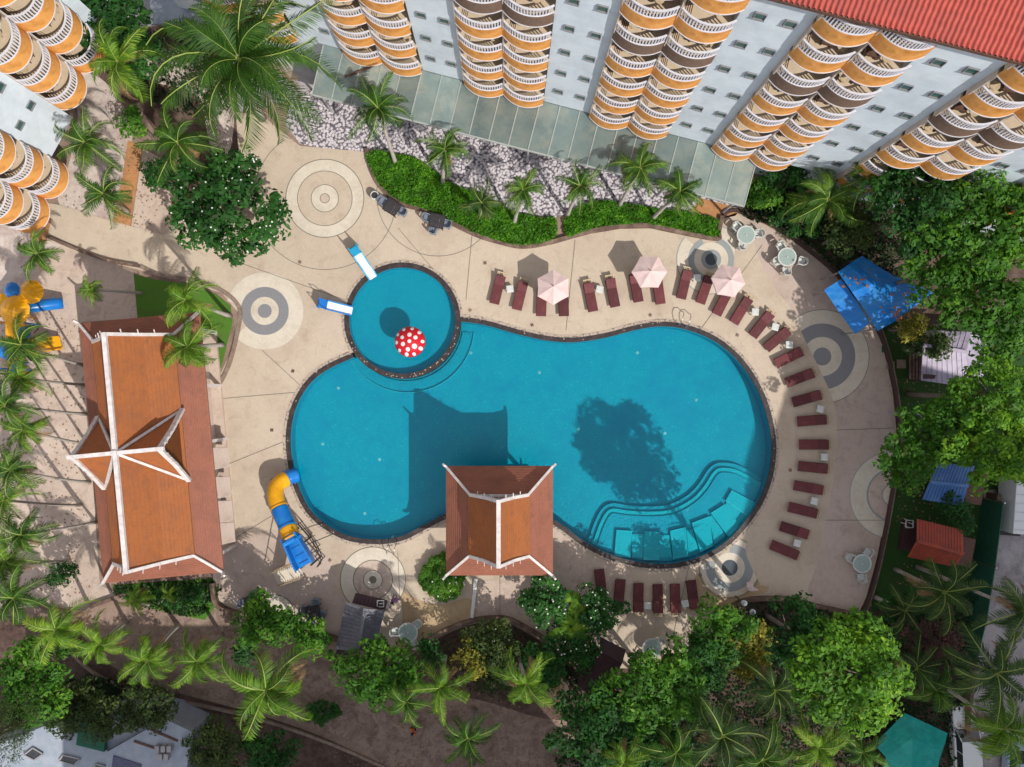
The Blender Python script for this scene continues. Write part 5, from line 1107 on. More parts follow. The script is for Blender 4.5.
for dx, dy, w_, h_ in ((-.25, 0, .05, .5), (.25, 0, .05, .5), (0, .25, .5, .05), (0, -.25, .5, .05)): mb.box((q.x+dx, q.y+dy, 1.0), (w_, h_, .06)); mb.box((q.x+dx*.98, q.y+dy*.98, .65), (.05, .05, .7))
tag(mb.build('metal_frame', M_plastic), 'square white frame standing on the porch of the red roofed cabin', 'stand')
t = cabin('garden_cabin', 'cabin with plain blue sheet roof partly under the tree', 'cabin',
      [(P(930, 482, 3.2), P(968, 486, 3.2), P(962, 506, 2.6), P(922.5, 499.5, 2.6)), (P(930, 482, 3.2), P(968, 486, 3.2), P(975, 466, 2.5), P(938, 463, 2.5))], (P(930, 482, 3.2), P(968, 486, 3.2)), mat('blue_sheet', (0.06, 0.16, 0.42), (0.04, 0.12, 0.34), 0.5, 2, stain=(0.10, 0.22, 0.45), sscale=1), [(930, 468), (966, 470), (960, 500), (926, 496)], M_wood, 2.4, 12)
MB().prism(PT([(912, 486), (926, 489), (924, 498), (911, 495)]), 0, .35).build('porch', M_wine, t, world=True)
t = cabin('garden_cabin', 'cabin with worn lilac roof and brown plank porch steps', 'cabin',
      [(P(923, 345, 3.3), P(966, 352, 3.3), P(969, 387, 2.6), P(921.5, 380.5, 2.6)), (P(923, 345, 3.3), P(966, 352, 3.3), P(972, 332, 2.6), P(925, 330, 2.6))], (P(923, 345, 3.3), P(966, 352, 3.3)), M_lilac, [(926, 336), (966, 338), (962, 378), (924, 376)], M_lilac, 2.4, 9)
MB().prism(PT([(909, 351), (924, 352), (923, 381), (908, 380)]), 0, .5).build('porch', M_wine, t, world=True)
mb = MB()
for k in range(4): q = P(910.5+k*3.3, 366, .56); mb.box((q.x, q.y, .53), (.16, 1.9, .03))
mb.build('porch_plank', M_kerb, t, world=True)
MB().prism(PT([(923, 374), (935, 375), (934, 379), (923, 378.5)], 3.0), 3.0, 3.1).build('roof_hatch', M_wine, t, world=True)
for i, (x, y, w_) in enumerate(((890, 365, 9), (901, 364, 10), (885, 349, 8))):
    q = P(x, y); tag(MB().box((q.x, q.y, .04), (w_/15, w_/16, .09)).build('paving_slab', M_kerbpale if i < 2 else M_net, bevel=.02), ('pale stepping slab on the lawn nearer the terrace wall', 'pale stepping slab touching the brown cabin porch', 'mossy green slab lying alone on the lawn')[i], 'slab')
t = thing('gazebo', 'dark plank roofed gazebo under the trees below south loungers', 'gazebo', P(603, 668))
mb = MB(); q1 = (P(600, 650, 3.3), P(622, 664, 3.3), P(604, 696, 2.5), P(580, 690, 2.5)); q2 = (P(600, 650, 3.3), P(622, 664, 3.3), P(626, 650, 2.7), P(600, 637, 2.7)); q3 = (P(580, 690, 2.5), P(600, 650, 3.3), P(594, 641, 2.7), P(579, 662, 2.5))
for q in (q1, q2, q3): slab_quad(mb, q); ribs_on(mb, *q, 8, .06)
mb.build('roof', M_wine, t, world=True)
for x, y in ((584, 686), (603, 691), (619, 652), (586, 662)): MB().tube([P(x, y, 0), Vector((*P(x, y, 2.5).to_2d(), 2.5))], .07, 8).build('post', M_wine, t, world=True)
# flat-roofed house in the lower corner
t = thing('flat_roof_house', 'pale blue grey flat roofed house with dark skylights', 'house', P(90, 745))
HR = 3.4
MB().prism(PT([(-30, 757), (60, 722), (82, 718), (120, 712), (162, 720), (190, 735), (175, 800), (-30, 800)], HR), 0, HR).build('wall', M_bluehouse, t, world=True)
MB().prism(PT([(-34, 757), (60, 720), (83, 720), (108, 752), (102, 800), (-34, 800)], HR+.25), HR+.003, HR+.25).build('roof', M_bluehouse, t, world=True)
MB().prism(PT([(107, 752), (165, 719), (194, 733), (180, 800), (104, 800)], HR+.5), HR+.003, HR+.5).build('roof', M_bluehouse, t, world=True)
MB().prism(PT([(80, 716), (106, 724), (104, 752), (76, 745)], HR+.6), HR+.26, HR+.6).build('raised_roof', M_net, t, world=True)
for i, q in enumerate(([(33, 748), (43, 754), (34, 760), (24, 755)], [(63, 755), (80, 759), (74, 765), (59, 761)], [(96, 764), (110, 768), (104, 774), (92, 771)])):
    p = MB().prism(PT(q, HR+.3), HR+.251, HR+.34).build('skylight', M_glassdk, t, world=True)
    mb = MB(); pts_ = PT(q, HR+.36)
    for k in range(4): a, b = pts_[k], pts_[(k+1) % 4]; mb.bar((a.x, a.y, HR+.36), (b.x, b.y, HR+.36), .08, .06)
    mb.build('frame', M_conc, p, world=False).location = -Vector(t.location)
MB().prism(PT([(113, 756), (141, 765), (136, 800), (108, 790)], HR+.6), HR+.502, HR+.58).build('solar_panel', mat('solar', (.10, .10, .18), (.07, .07, .14), .3, 3), t, world=True)
mb = MB()
for a, b in (((150, 729), (178, 741)), ((134, 741), (170, 753))): mb.bar(P(*a, HR+.53), P(*b, HR+.53), .14, .08)
mb.build('roof_joint', M_wood, t, world=True)
mb = MB()
for k in range(5): q = P(158+k*3, 748+(k % 2)*8, HR+.7); mb.box(q, (.28, .4, .4))
mb.build('roof_unit', M_conc, t, world=True)
# green net fence and boundary wall by the road
fp = [(982, 498), (974, 560), (966, 610), (956, 650)]
t = thing('net_fence', 'tall green net fence between lawn and road', 'fence', P(974, 560))
q = [P(x, y) for x, y in fp]
for a, b in zip(q, q[1:]): MB().bar(a+Vector((0, 0, 1.2)), b+Vector((0, 0, 1.2)), .06, 2.3).build('net_panel', M_net, t, world=True)
for a in q: MB().tube([a, a+Vector((0, 0, 2.5))], .06, 8).build('post', M_steel, t, world=True)
tag(ribbon(PT([(986, 492), (978, 560), (968, 625), (958, 700), (950, 790)]), 0, .22, 0, 1.3).build('boundary_wall', M_kerb), 'brown boundary wall along the edge of the road', 'wall')
# off to the sides: unseen blocks added to throw shade over the garden
def block(label, x0, x1, y0, y1, h, rot=0):
    w_, d_ = x1-x0, y1-y0; q = Matrix.Rotation(R(rot), 3, 'Z') @ Vector((w_/2, -d_/2, 0))
    t = thing('shade_block', label, 'building', (x0+q.x, y1+q.y, 0), R(rot))
    MB().box((0, 0, h/2), (w_, d_, h)).build('wall', M_wallw, t); MB().box((0, 0, h+.3), (w_+.8, d_+.8, .5)).build('roof', M_conc, t)
    for k in range(int(h/3)):
        mb = MB(); n = int(w_/3)
        for i in range(n):
            for s in (-1, 1): mb.box((-w_/2+(i+.5)*w_/n, s*(d_/2+.02), 1.7+3*k), (1.4, .08, 1.3))
        n = int(d_/3)
        for i in range(n):
            for s in (-1, 1): mb.box((s*(w_/2+.02), -d_/2+(i+.5)*d_/n, 1.7+3*k), (.08, 1.4, 1.3))
        mb.build('window_row', M_winglass, t)
block('tall unseen white block added to shade the terrace and lawn', 41.3, 61.3, -37.0, -17.0, 30, -16.4)
block('unseen white block added to shade the sandy path', -19, 10, -44, -31.0, 19)

# ------------------------------------------------------------------ vehicles
def vehicle(px, py, rz, label, pickup=False, L=4.6, W=1.8, bm_=None):
    bm_ = bm_ or M_carw; p = P(px, py, .8); t = thing('parked_car', label, 'car', (p.x, p.y, .04), rz, 'vehicles parked on the road')
    def loft(secs, name, m, bev=.06):
        mb = MB(); n = len(secs[0]); vs = [v for s in secs for v in s]
        mb.add(vs, [(i*n+k, i*n+(k+1) % n, (i+1)*n+(k+1) % n, (i+1)*n+k) for i in range(len(secs)-1) for k in range(n)]+[tuple(range(n))[::-1], tuple(range((len(secs)-1)*n, len(secs)*n))])
        return mb.build(name, m, t, bevel=bev)
    def sec(y, z0, z1, hw_): return [(-hw_, y, z0), (hw_, y, z0), (hw_*.99, y, z1-.08), (hw_*.9, y, z1), (-hw_*.9, y, z1), (-hw_*.99, y, z1-.08)]
    h = W/2
    loft([sec(-L/2, .35, .75, h*.88), sec(-L/2+.2, .25, .92, h*.98), sec(-L*.1, .25, .98, h), sec(L*.22, .25, .97, h), sec(L/2-.35, .25, .86, h*.96), sec(L/2, .35, .7, h*.85)], 'body', bm_)
    y0, y1 = (-L*.12, L*.2) if pickup else (-L*.40, L*.2)
    cab = MB(); zt = 1.45 if not pickup else 1.65
    vs = [(-h*.88, y0, .95), (h*.88, y0, .95), (h*.88, y1, .95), (-h*.88, y1, .95), (-h*.72, y0+.35, zt), (h*.72, y0+.35, zt), (h*.72, y1-.75, zt), (-h*.72, y1-.75, zt)]
    cab.add(vs, [(0, 1, 5, 4), (1, 2, 6, 5), (2, 3, 7, 6), (3, 0, 4, 7)]); g = cab.build('windscreen', M_glassdk, t)
    mb = MB(); mb.prism([(-h*.73, y0+.33), (h*.73, y0+.33), (h*.73, y1-.73), (-h*.73, y1-.73)], zt-.02, zt+.04)
    for sx in (-1, 1):
        mb.bar((sx*h*.87, y1-.02, .97), (sx*h*.72, y1-.75, zt), .07); mb.bar((sx*h*.87, y0+.02, .97), (sx*h*.72, y0+.35, zt), .07); mb.bar((sx*h*.87, (y0+y1)/2, .97), (sx*h*.72, (y0+y1)/2-.1, zt), .06)
    mb.build('roof', bm_, t, bevel=.03)
    if pickup: 
        mb = MB(); mb.box((0, -L*.31, .99), (W*.78, L*.33, .03)); mb.build('cargo_bed', M_darkt, t)
    for sx in (-1, 1):
        for sy in (-L*.31, L*.31):
            w_ = MB(); w_.tube([(sx*(h-.2), sy, .33), (sx*(h+.01), sy, .33)], .33, 18); q = w_.build('wheel', M_tyre, t); r2 = MB(); r2.tube([(sx*(h), sy, .33), (sx*(h+.03), sy, .33)], .2, 12); r2.build('rim', M_steel, q)
        MB().box((sx*h*.66, L/2-.03, .66), (.34, .12, .14)).build('headlight', M_plastic, t, bevel=.03); MB().box((sx*h*.7, -L/2+.03, .7), (.28, .08, .14)).build('tail_light', M_red, t)
        MB().box((sx*(h+.1), y1-.35, 1.0), (.2, .12, .13)).build('mirror', bm_, t, bevel=.02)
    return t
vehicle(966, 741, R(3), 'white car parked beside the boundary wall under palm fronds', L=5.0, W=1.85)
vehicle(1019, 762, R(-4), 'pale blue car half outside the corner of the picture', bm_=mat('car_blue', (.40, .50, .62), None, .3, 2, coat=.5))
t = thing('box_truck', 'white box truck with dark cab roof parked by the large tree', 'truck', P(1003, 500), R(-4))
MB().box((.1, -.2, 1.65), (1.95, 3.6, 1.9)).build('cargo_box', M_carw, t, bevel=.04)
mb = MB(); 
for k in range(6): mb.box((.1, -1.7+k*.6, 2.62), (1.8, .05, .04))
mb.build('roof_rib', M_plastic, t)
MB().box((.1, 2.35, 1.25), (1.85, 1.3, 1.5), taper=.92).build('cab', M_carw, t, bevel=.06); MB().box((.1, 2.98, 1.55), (1.6, .1, .6)).build('windscreen', M_glassdk, t)
MB().box((.1, .2, .55), (1.7, 5.2, .25)).build('chassis', M_dkmetal, t)
for sx in (-.85, 1.05):
    for sy in (-1.3, 2.2): MB().tube([(sx-.12, sy, .4), (sx+.12, sy, .4)], .4, 16).build('wheel', M_tyre, t)

# ------------------------------------------------------------------ lamps, cloth, pool lamp posts
t = thing('garden_lamp', 'lamp post with two round white heads beside the dark curved wall', 'lamp', P(748, 609))
a, b = P(744, 603, 2.9), P(752.5, 612, 2.9); c = (a+b)/2
MB().tube([(c.x, c.y, 0), (c.x, c.y, 2.85)], .05, 8).build('post', M_dkmetal, t, world=True); MB().tube([a, c, b], .04, 8).build('arm', M_dkmetal, t, world=True)
for q in (a, b):
    MB().lathe([(.001, .24), (.14, .2), (.2, .08), (.2, -.05), (.1, -.15), (.001, -.16)], 16, tuple(q)).build('lamp_globe', M_plastic, t, world=True, smooth=True)
    MB().lathe([(.001, .29), (.12, .26), (.14, .19)], 12, tuple(q)).build('lamp_cap', M_greych, t, world=True)
t = thing('garden_lamp', 'slim pale lamp lying over the dark shaded lawn', 'lamp', P(915, 414))
a, b = P(906, 413, 2.4), P(924, 415, 3.2); MB().tube([(a.x, a.y, 0), a, a.lerp(b, .5)+Vector((0, 0, .3)), b], .06, 8).build('post', M_conc, t, world=True)
MB().lathe([(.001, .18), (.2, .12), (.26, -.05), (.2, -.12), (.001, -.14)], 16, tuple(b)).build('lamp_head', M_greych, t, world=True, smooth=True)
rows = [[P(746.5, 582, .56), P(750, 582, .6), P(753, 583, .56)], [P(747, 587, .57), P(751, 587.5, .6), P(753.5, 587, .56)], [P(749, 591, .5), P(754, 591, .52), P(759, 590, .45)]]
t = thing('towel', 'pinkish white towel draped over the dark curved wall', 'towel', P(750, 587)); cloth('cloth', t, rows, M_umb, .03, 3).modifiers['folds'].strength = .1

# ------------------------------------------------------------------ people
def skin_mesh(name, joints, edges, m, parent, loc=(0, 0, 0), sub=2):
    me = bpy.data.meshes.new(name); me.from_pydata([j[:3] for j in joints], edges, []); me.materials.append(m)
    o = link(bpy.data.objects.new(name, me), parent); sk = o.modifiers.new('skin', 'SKIN'); sk.use_smooth_shade = True
    if not me.skin_vertices: me.attributes
    for v, j in zip(me.skin_vertices[0].data, joints): v.radius = (j[3], j[4] if len(j) > 4 else j[3])
    me.skin_vertices[0].data[0].use_root = True
    s = o.modifiers.new('smooth', 'SUBSURF'); s.levels = s.render_levels = sub
    return o
def ensure_skin(me):
    pass
def person(px, py, rz, label, shirt, trousers, carry=False):
    p = P(px, py, .9); t = thing('person', label, 'person', (p.x, p.y, .02 if py > 620 else .05), rz)
    # faces +y, mid-stride
    J = [(0, 0, .93, .13, .10), (0, 0, 1.12, .125, .09), (0, .01, 1.36, .15, .10), (0, .01, 1.47, .06, .06), (0, .03, 1.56, .05, .055), (0, .05, 1.66, .075, .095), (0, .045, 1.73, .055, .07),
         (-.1, 0, .88, .085), (-.1, .16, .48, .06), (-.1, .12, .09, .04), (-.1, .28, .04, .035), (.1, 0, .88, .085), (.1, -.06, .48, .06), (.1, -.3, .12, .04), (.1, -.18, .04, .035),
         (-.19, .01, 1.40, .05), (-.25, -.12, 1.14, .04), (-.24, .02, .92, .03), (.19, .01, 1.40, .05), (.25, .1, 1.15, .04), (.24, .28, .98, .03)]
    E = [(0, 1), (1, 2), (2, 3), (3, 4), (4, 5), (5, 6), (0, 7), (7, 8), (8, 9), (9, 10), (0, 11), (11, 12), (12, 13), (13, 14), (2, 15), (15, 16), (16, 17), (2, 18), (18, 19), (19, 20)]
    base = len(J)
    for s, w_ in ((-1, 17), (1, 20)):
        wx, wy, wz = J[w_][:3]; J.append((wx, wy+.05, wz-.05, .026, .018)); pa = len(J)-1; E.append((w_, pa))
        for k, (ox, l) in enumerate(((-.03, .06), (-.01, .075), (.01, .07), (.028, .055))):
            J.append((wx+ox, wy+.08, wz-.08, .009)); J.append((wx+ox, wy+.08+l*.35, wz-.08-l*.8, .008)); E += [(pa, len(J)-2), (len(J)-2, len(J)-1)]
        J.append((wx-s*.04, wy+.07, wz-.06, .010)); J.append((wx-s*.045, wy+.1, wz-.09, .008)); E += [(pa, len(J)-2), (len(J)-2, len(J)-1)]
    b = skin_mesh('body', J, E, M_skin, t)
    S_ = [(0, 0, .95, .15, .12), (0, 0, 1.12, .145, .11), (0, .01, 1.35, .17, .12), (0, .01, 1.45, .08, .08), (-.19, .01, 1.40, .07), (-.23, -.07, 1.24, .06), (.19, .01, 1.40, .07), (.23, .06, 1.25, .06)]
    skin_mesh('shirt', S_, [(0, 1), (1, 2), (2, 3), (2, 4), (4, 5), (2, 6), (6, 7)], shirt, t)
    T_ = [(0, 0, .93, .15, .12), (-.1, 0, .86, .10), (-.1, .16, .48, .075), (-.1, .125, .14, .06), (.1, 0, .86, .10), (.1, -.06, .48, .075), (.1, -.27, .17, .06)]
    skin_mesh('trousers', T_, [(0, 1), (1, 2), (2, 3), (0, 4), (4, 5), (5, 6)], trousers, t)
    Hh = MB().lathe([(.001, .115), (.05, .105), (.085, .06), (.1, 0), (.09, -.05), (.07, -.08)], 18, (0, .02, 1.70), sx=.92, sy=1.08).build('hair', M_hair, t, smooth=True)
    fc = MB()
    for s in (-1, 1): fc.box((s*.03, .138, 1.665), (.022, .012, .012))
    fc.box((0, .15, 1.635), (.022, .03, .035)); fc.box((0, .135, 1.60), (.05, .014, .012)); fc.build('face', M_hair, t)
    return t
person(413.5, 729, R(-60), 'person in orange shirt walking on the sandy path', M_vest, M_trou)
person(394.5, 600, R(20), 'person in purple top standing beside the bar hut', M_purple, M_purple)

# ================================================================== PALMS
pg = 'palms along the planter'
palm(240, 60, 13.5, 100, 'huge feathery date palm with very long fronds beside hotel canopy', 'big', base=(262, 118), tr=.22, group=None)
palm(118, 62, 9, 47, 'palm with pale trunk near the angled hotel wing', 'l', base=(138, 84))
palm(178, 143, 8, 44, 'palm between the date palm and the round leafy tree', 'n', base=(206, 172))
palm(86, 143, 7, 38, 'palm overlapping the blank wall of the angled hotel wing', 'n', base=(110, 162))
palm(104, 194, 6, 36, 'palm above the terracotta path strip', 'n', base=(128, 212))
palm(38, 254, 5, 30, 'small palm on the white sand near the playground', 'n', base=(48, 262))
palm(90, 290, 4, 19, 'small thin yellowish palm between playground and lawn', 'l', base=(142, 293), tr=.1)
palm(186, 300, 7.5, 36, 'bright palm on the small lawn, farther from the long pavilion', 'l', base=(230, 316))
palm(188, 347, 7, 38, 'bright palm leaning over the roof end of long pavilion', 'l', base=(223, 345))
palm(378, 108, 6, 40, 'planter palm nearest the date palm, largest along the canopy', 'n', base=(396, 164), group=pg)
palm(445, 150, 5, 32, 'planter palm, second along the canopy from the date palm', 'n', base=(443, 183), group=pg)
palm(482, 203, 4, 27, 'planter palm, third along the canopy, low and dull green', 'd', base=(480, 215), group=pg)
palm(523, 190, 4.6, 30, 'planter palm before the gap in the green bed', 'n', base=(514, 224), group=pg)
palm(580, 186, 4.8, 30, 'planter palm just after the gap in the green bed', 'n', base=(567, 216), group=pg)
palm(640, 168, 5.2, 34, 'planter palm, second from the terrace corner', 'n', base=(619, 206), group=pg)
palm(680, 192, 4.8, 33, 'planter palm nearest the terrace corner', 'n', base=(652, 219), group=pg)
lefts = [(22, 345, 9, 42, (83, 365)), (20, 378, 8.5, 34, (84, 385)), (6, 405, 10, 40, (86, 414)), (24, 430, 8, 36, (88, 444)), (12, 470, 9, 40, (90, 482)), (4, 500, 8.5, 38, (80, 505)), (22, 535, 9, 38, (96, 522)), (6, 560, 9, 40, (70, 560)), (14, 598, 10, 44, (57, 578))]
for i, (x, y, h, r, b) in enumerate(lefts):
    palm(x, y, h, r*.9, ('leaning palm over the playground, trunk ending at pavilion corner', 'leaning palm just below the playground drums', 'leaning palm beside the white crossing gable, third below playground', 'leaning palm with trunk reaching the pavilion crossing gable', 'leaning palm with trunk ending below the pavilion crossing gable', 'palm at the picture edge level with the pavilion middle', 'leaning palm with pale trunk toward the pavilion south half', 'palm at the picture edge level with the pavilion south end', 'full bright palm above the curved dark low wall')[i], 'nl'[i % 2], base=b, group='leaning palms behind the long pavilion', tr=.09)
bots = [(56, 630, 8, 42, (90, 606), 'l', 'bright palm by the end of the curved dark wall'), (100, 644, 7, 34, (126, 622), 'l', 'bright palm, second along the sandy bank from the corner'), (148, 660, 7, 38, (178, 625), 'l', 'bright palm over the sandy bank, third from the corner'), (198, 662, 7.5, 38, (222, 635), 'l', 'bright palm over the sandy bank, fourth from the corner'), (137, 600, 4, 20, (150, 604), 'l', 'small yellow green palm at the pavilion south wall'), (168, 594, 3.4, 12, (160, 602), 'l', 'tiny yellow palm sprout at the pavilion south wall'),
        (266, 690, 9, 60, (290, 655), 'l', 'large bright palm with long arching fronds over the sandy path'), (406, 702, 7, 30, (412, 672), 'n', 'palm beside the person in orange'), (440, 688, 7, 36, (446, 655), 'l', 'bright palm overlapping the arched wall garden'), (468, 738, 7, 34, (475, 710), 'n', 'palm standing alone on the sandy path'), (526, 683, 8, 38, (518, 652), 'l', 'glossy palm in front of the dark gazebo'),
        (624, 762, 8, 32, (606, 735), 'l', 'bright palm at the lower edge beside the leafy trees'), (676, 752, 8, 40, (668, 706), 'n', 'palm with bare pale trunk at the lower edge, nearer sandy path'), (722, 735, 9, 48, (692, 690), 'f', 'feathery dark palm between two leaning trunks'), (762, 760, 8, 44, (735, 715), 'f', 'feathery palm at the lower edge below the bright tree'), (775, 690, 6, 40, (760, 660), 'f', 'feathery palm in deep shade beside the bright tree'), (818, 748, 7, 40, (790, 720), 'l', 'bright palm at the lower edge beside the teal tent'), (862, 752, 6, 30, (850, 735), 'n', 'small palm squeezed between bright tree and teal tent')]
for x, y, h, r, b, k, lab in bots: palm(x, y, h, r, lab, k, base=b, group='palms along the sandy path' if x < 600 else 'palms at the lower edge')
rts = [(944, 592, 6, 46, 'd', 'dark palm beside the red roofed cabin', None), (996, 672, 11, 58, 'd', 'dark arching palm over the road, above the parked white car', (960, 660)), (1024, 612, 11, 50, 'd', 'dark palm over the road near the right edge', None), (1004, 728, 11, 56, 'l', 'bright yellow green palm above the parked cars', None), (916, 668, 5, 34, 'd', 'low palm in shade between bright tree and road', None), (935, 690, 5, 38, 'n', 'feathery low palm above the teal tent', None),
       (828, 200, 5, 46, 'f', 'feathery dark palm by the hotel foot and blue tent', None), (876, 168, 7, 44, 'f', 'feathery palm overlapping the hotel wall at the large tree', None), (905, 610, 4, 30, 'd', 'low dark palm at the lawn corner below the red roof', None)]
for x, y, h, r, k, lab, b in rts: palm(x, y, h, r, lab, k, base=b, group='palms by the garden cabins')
# banana plant
p = P(568, 603); t = thing('banana_plant', 'banana plant with broad yellow green leaves beside the square pavilion', 'banana plant', p)
mb = MB(); rr = random.Random(4)
for i in range(22):
    a = i*2.4+rr.uniform(-.3, .3); L = rr.uniform(1.1, 2.2); w_ = rr.uniform(.22, .34); ox, oy = rr.uniform(-.6, .6), rr.uniform(-1.4, 1.8); n = 7; vs = []; fs = []
    for k in range(n):
        u = k/(n-1); r2 = L*u; z = 3.3+1.0*u-1.6*u*u; ww = w_*math.sin(math.pi*min(.97, u*.9+.08)); dx, dy = math.cos(a+.3*u), math.sin(a+.3*u)
        vs += [(ox+dx*r2-dy*ww, oy+dy*r2+dx*ww, z-.1), (ox+dx*r2, oy+dy*r2, z), (ox+dx*r2+dy*ww, oy+dy*r2-dx*ww, z-.1)]
    for k in range(n-1): o3 = k*3; fs += [(o3, o3+1, o3+4, o3+3), (o3+1, o3+2, o3+5, o3+4)]
    mb.add(vs, fs)
mb.build('foliage', LF_palml, t)
for ox, oy in ((-.4, .2), (.3, -.5), (0.1, .8)): MB().tube([(ox, oy, 0), (ox*.8, oy*.8, 3.3)], [.14, .09], 8).build('trunk', LF_yel, t, smooth=True)

# ================================================================== TREES AND SHRUBS
T = tree
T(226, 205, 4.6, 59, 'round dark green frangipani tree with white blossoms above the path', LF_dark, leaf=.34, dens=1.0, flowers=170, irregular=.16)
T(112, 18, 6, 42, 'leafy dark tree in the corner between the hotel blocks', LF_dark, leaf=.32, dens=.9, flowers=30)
T(140, 52, 3.5, 24, 'small dark tree below the corner tree between hotel blocks', LF_dark, leaf=.28)
T(160, 172, 2.5, 18, 'low dark shrub beneath the palm by terracotta path', LF_dark, 'shrub', leaf=.22, cat='shrub')
T(130, 120, 2.5, 16, 'low shrub between two palms near the angled wing', LF_mid, 'shrub', leaf=.22, cat='shrub')
T(920, 208, 8, 52, 'bright leafy tree next to the blue tent, nearest the hotel', LF_dark, leaf=.30, dens=1.1)
T(985, 225, 9, 62, 'very large bright tree in the upper corner against the hotel', LF_mid, leaf=.30, dens=1.1)
T(1000, 310, 9, 52, 'large tree between the blue tent and the picture edge', LF_mid, leaf=.30, dens=.95, irregular=.35)
T(940, 275, 8, 42, 'bright tree overhanging the corner of the blue tent', LF_mid, leaf=.28, dens=.9, irregular=.35)
T(990, 395, 9, 50, 'pale green airy tree behind the lilac roofed cabin', LF_light, leaf=.27, dens=.6, irregular=.4)
T(1000, 450, 9, 48, 'bright spreading tree above the parked truck', LF_light, leaf=.27, dens=.85, irregular=.4)
T(925, 440, 7, 38, 'sparse olive tree on the lawn beside the curved wall', LF_mid, leaf=.26, dens=.7, irregular=.4, base=(903, 428))
T(955, 425, 7.5, 40, 'mid green tree in the middle of the east garden', LF_mid, leaf=.27, dens=.8, irregular=.4, base=(915, 420))
T(905, 470, 4, 26, 'low leafy tree touching the wall by the half round paving', LF_mid, leaf=.25, dens=.8, base=(901, 462))
T(912, 326, 3.2, 17, 'yellow leaved bush under the corner of the blue tent', LF_yel, 'bush', leaf=.22, cat='bush')
T(930, 342, 3.0, 20, 'dark bush between the yellow bush and lilac cabin', LF_olive, 'bush', leaf=.24, cat='bush')
T(848, 672, 14, 64, 'very large bright green round tree between terrace and teal tent', LF_light, leaf=.27, dens=1.15, irregular=.12, base=(785, 640))
T(800, 632, 10, 38, 'dark green tree touching the dark curved terrace wall', LF_dark, leaf=.28, dens=1.0, base=(765, 614))
T(722, 634, 4.5, 36, 'leafy tree beside the south lounger row', LF_mid, leaf=.27, dens=.7, irregular=.3, base=(713, 624))
T(745, 648, 4, 30, 'olive tree in shade beneath the two headed lamp', LF_yel, leaf=.25)
T(655, 690, 6.5, 50, 'large leafy tree right of the dark gazebo', LF_mid, leaf=.29, dens=1.1, irregular=.25, base=(650, 682))
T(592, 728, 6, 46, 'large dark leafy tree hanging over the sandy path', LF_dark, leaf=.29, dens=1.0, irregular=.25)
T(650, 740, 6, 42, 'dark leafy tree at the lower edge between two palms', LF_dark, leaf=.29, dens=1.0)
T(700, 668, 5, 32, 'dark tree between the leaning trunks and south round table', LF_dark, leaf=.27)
T(378, 672, 4.5, 44, 'bushy bright tree next to the grey bar hut', LF_mid, leaf=.28, dens=1.1, rpy=38, irregular=.18)
T(282, 622, 3, 20, 'bushy shrub against the low wall beside small dark tables', LF_mid, 'shrub', leaf=.24, cat='shrub')
T(256, 622, 3.5, 24, 'leafy shrub in front of the pavilion corner tables', LF_mid, 'shrub', leaf=.26, cat='shrub', dens=1.1)
T(312, 640, 3, 26, 'low spreading shrub beside the grey bar hut wall', LF_mid, 'shrub', leaf=.26, cat='shrub', rpy=18, dens=1.1)
T(244, 652, 2.6, 14, 'small dark shrub beneath the shrub row', LF_dark, 'shrub', leaf=.24, cat='shrub')
T(545, 603, 3.2, 28, 'dark frangipani with white blossoms touching the square pavilion', LF_dark, leaf=.28, flowers=60, irregular=.3)
T(599, 609, 3.2, 26, 'dark frangipani with white blossoms beside the hidden lounger', LF_dark, leaf=.28, flowers=50, irregular=.3)
T(573, 646, 2.8, 26, 'dark blossoming shrub by the gazebo corner', LF_dark, 'shrub', leaf=.25, flowers=30, cat='shrub')
T(490, 642, 2.5, 26, 'dark shrub inside the arched wall', LF_olive, 'shrub', leaf=.2, cat='shrub', flowers=20)
T(470, 662, 3.2, 20, 'yellow green shrub inside the arched wall', LF_yel, 'shrub', leaf=.2, cat='shrub', dens=.6, irregular=.5)
T(498, 668, 3, 26, 'shaded shrub behind the glossy palm', LF_olive, 'shrub', leaf=.22, cat='shrub')
T(430, 652, 2.4, 14, 'tiny dark shrub beside the round table and bar hut', LF_dark, 'shrub', leaf=.2, cat='shrub')
T(545, 668, 3, 26, 'dark shrub between glossy palm and gazebo', LF_dark, 'shrub', leaf=.24, cat='shrub')
T(322, 712, 1.2, 20, 'low clipped oval hedge clump on the sandy path', LF_dark, 'hedge', leaf=.15, dens=3, cat='hedge', rpy=11, hgt=.9, clump_r=.25, limbs=3)
T(34, 682, 6, 44, 'dense bushy tree in the lower corner beside bright palm', LF_mid, leaf=.27, dens=1.0)
T(66, 706, 4, 32, 'dark bush between corner tree and flat roofed house', LF_olive, 'bush', leaf=.24, cat='bush')
T(150, 706, 4.5, 30, 'dark bush overhanging the flat roofed house', LF_olive, 'bush', leaf=.22, cat='bush', rpy=22)
T(112, 716, 4.6, 36, 'olive bush covering the green roof of the corner house', LF_olive, 'bush', leaf=.22, cat='bush', rpy=22)
T(8, 728, 8, 32, 'dark feathery pine like tree in the lower corner', LF_olive, 'casuarina_tree', leaf=.22, asp=.15, dens=1.2, irregular=.4)
T(215, 748, 4, 34, 'dark tree at the lower edge beside the flat roofed house', LF_olive, leaf=.24, rpy=26)
T(268, 756, 3.5, 34, 'dark tree at the lower edge below the arching palm', LF_dark, leaf=.24, rpy=20)
T(60, 575, 2, 12, 'tiny dark shrub on the sand behind the long pavilion', LF_dark, 'shrub', leaf=.2, cat='shrub')
T(180, 596, 2.2, 22, 'dark hedge shrub against the south end of the long pavilion', LF_dark, 'shrub', leaf=.2, cat='shrub', rpy=12)
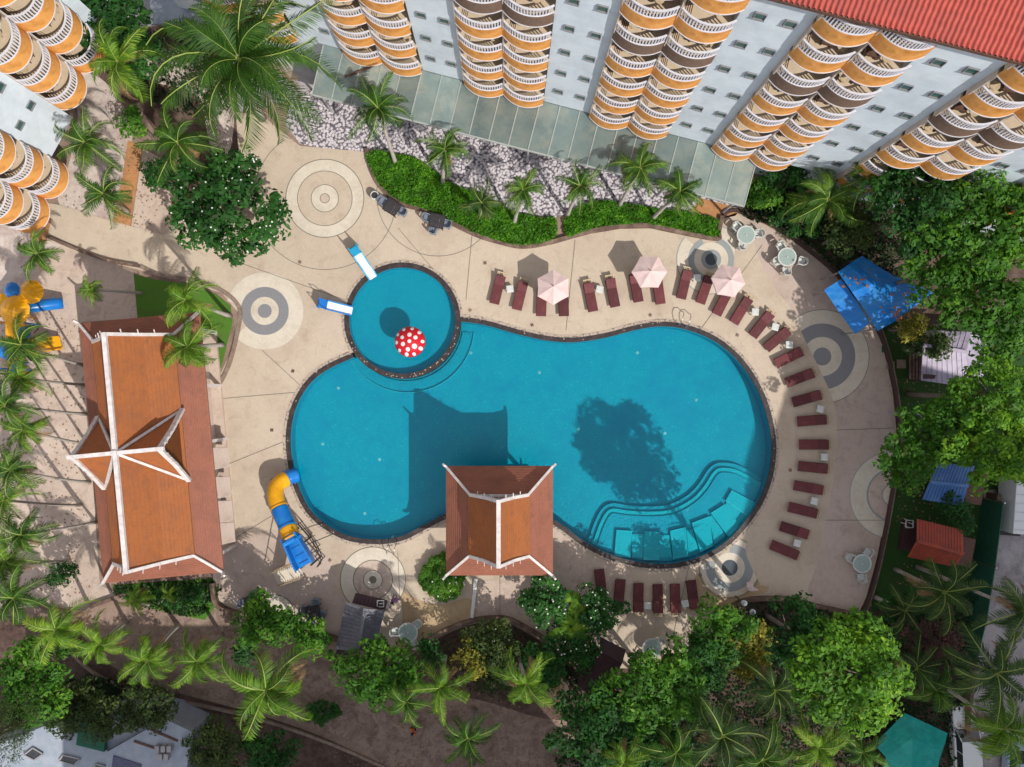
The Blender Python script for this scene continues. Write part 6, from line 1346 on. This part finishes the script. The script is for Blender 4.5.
T(765, 196, 2.5, 22, 'low green shrub by the hotel foot behind terrace wall', LF_mid, 'shrub', leaf=.22, cat='shrub', rpy=14)
T(800, 222, 2.5, 26, 'dark shrub between the round tables and feathery palm', LF_dark, 'shrub', leaf=.22, cat='shrub', rpy=14)
T(790, 180, 3, 26, 'dark shrub at the foot of the hotel balconies', LF_dark, 'shrub', leaf=.24, cat='shrub', rpy=14)
T(850, 232, 4, 26, 'dark tree between feathery palm and blue tent', LF_olive, leaf=.24)
T(905, 618, 3, 26, 'dark bush at the terrace corner below the lawn', LF_dark, 'bush', leaf=.22, cat='bush')
T(930, 640, 4, 26, 'dull reddish bush among the dark palms', leafmat('leaf_red', (.05, .03, .025), (.12, .06, .05), (.2, .1, .08)), 'bush', leaf=.2, cat='bush', irregular=.4)
T(948, 495, 2.2, 18, 'dark shrub between the blue and red cabin roofs', LF_dark, 'shrub', leaf=.22, cat='shrub')
T(965, 520, 2.2, 14, 'dark shrub by the green net fence', LF_dark, 'shrub', leaf=.22, cat='shrub')
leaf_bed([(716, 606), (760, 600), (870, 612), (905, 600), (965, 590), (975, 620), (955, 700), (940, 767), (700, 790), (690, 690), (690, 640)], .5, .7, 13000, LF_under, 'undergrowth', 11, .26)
leaf_bed([(40, 690), (110, 672), (170, 700), (200, 720), (160, 745), (60, 740)], .6, .6, 3500, LF_under, 'undergrowth', 12, .28)
leaf_bed([(740, 214), (760, 180), (870, 186), (900, 300), (860, 300), (820, 258), (780, 232)], .25, .4, 4500, LF_under, 'undergrowth', 13, .25)
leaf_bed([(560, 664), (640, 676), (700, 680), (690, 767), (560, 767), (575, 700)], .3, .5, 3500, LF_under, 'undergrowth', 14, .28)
leaf_bed([(425, 652), (470, 628), (515, 628), (570, 668), (540, 700), (470, 690)], .1, .3, 1800, LF_olive, 'undergrowth', 15, .2)
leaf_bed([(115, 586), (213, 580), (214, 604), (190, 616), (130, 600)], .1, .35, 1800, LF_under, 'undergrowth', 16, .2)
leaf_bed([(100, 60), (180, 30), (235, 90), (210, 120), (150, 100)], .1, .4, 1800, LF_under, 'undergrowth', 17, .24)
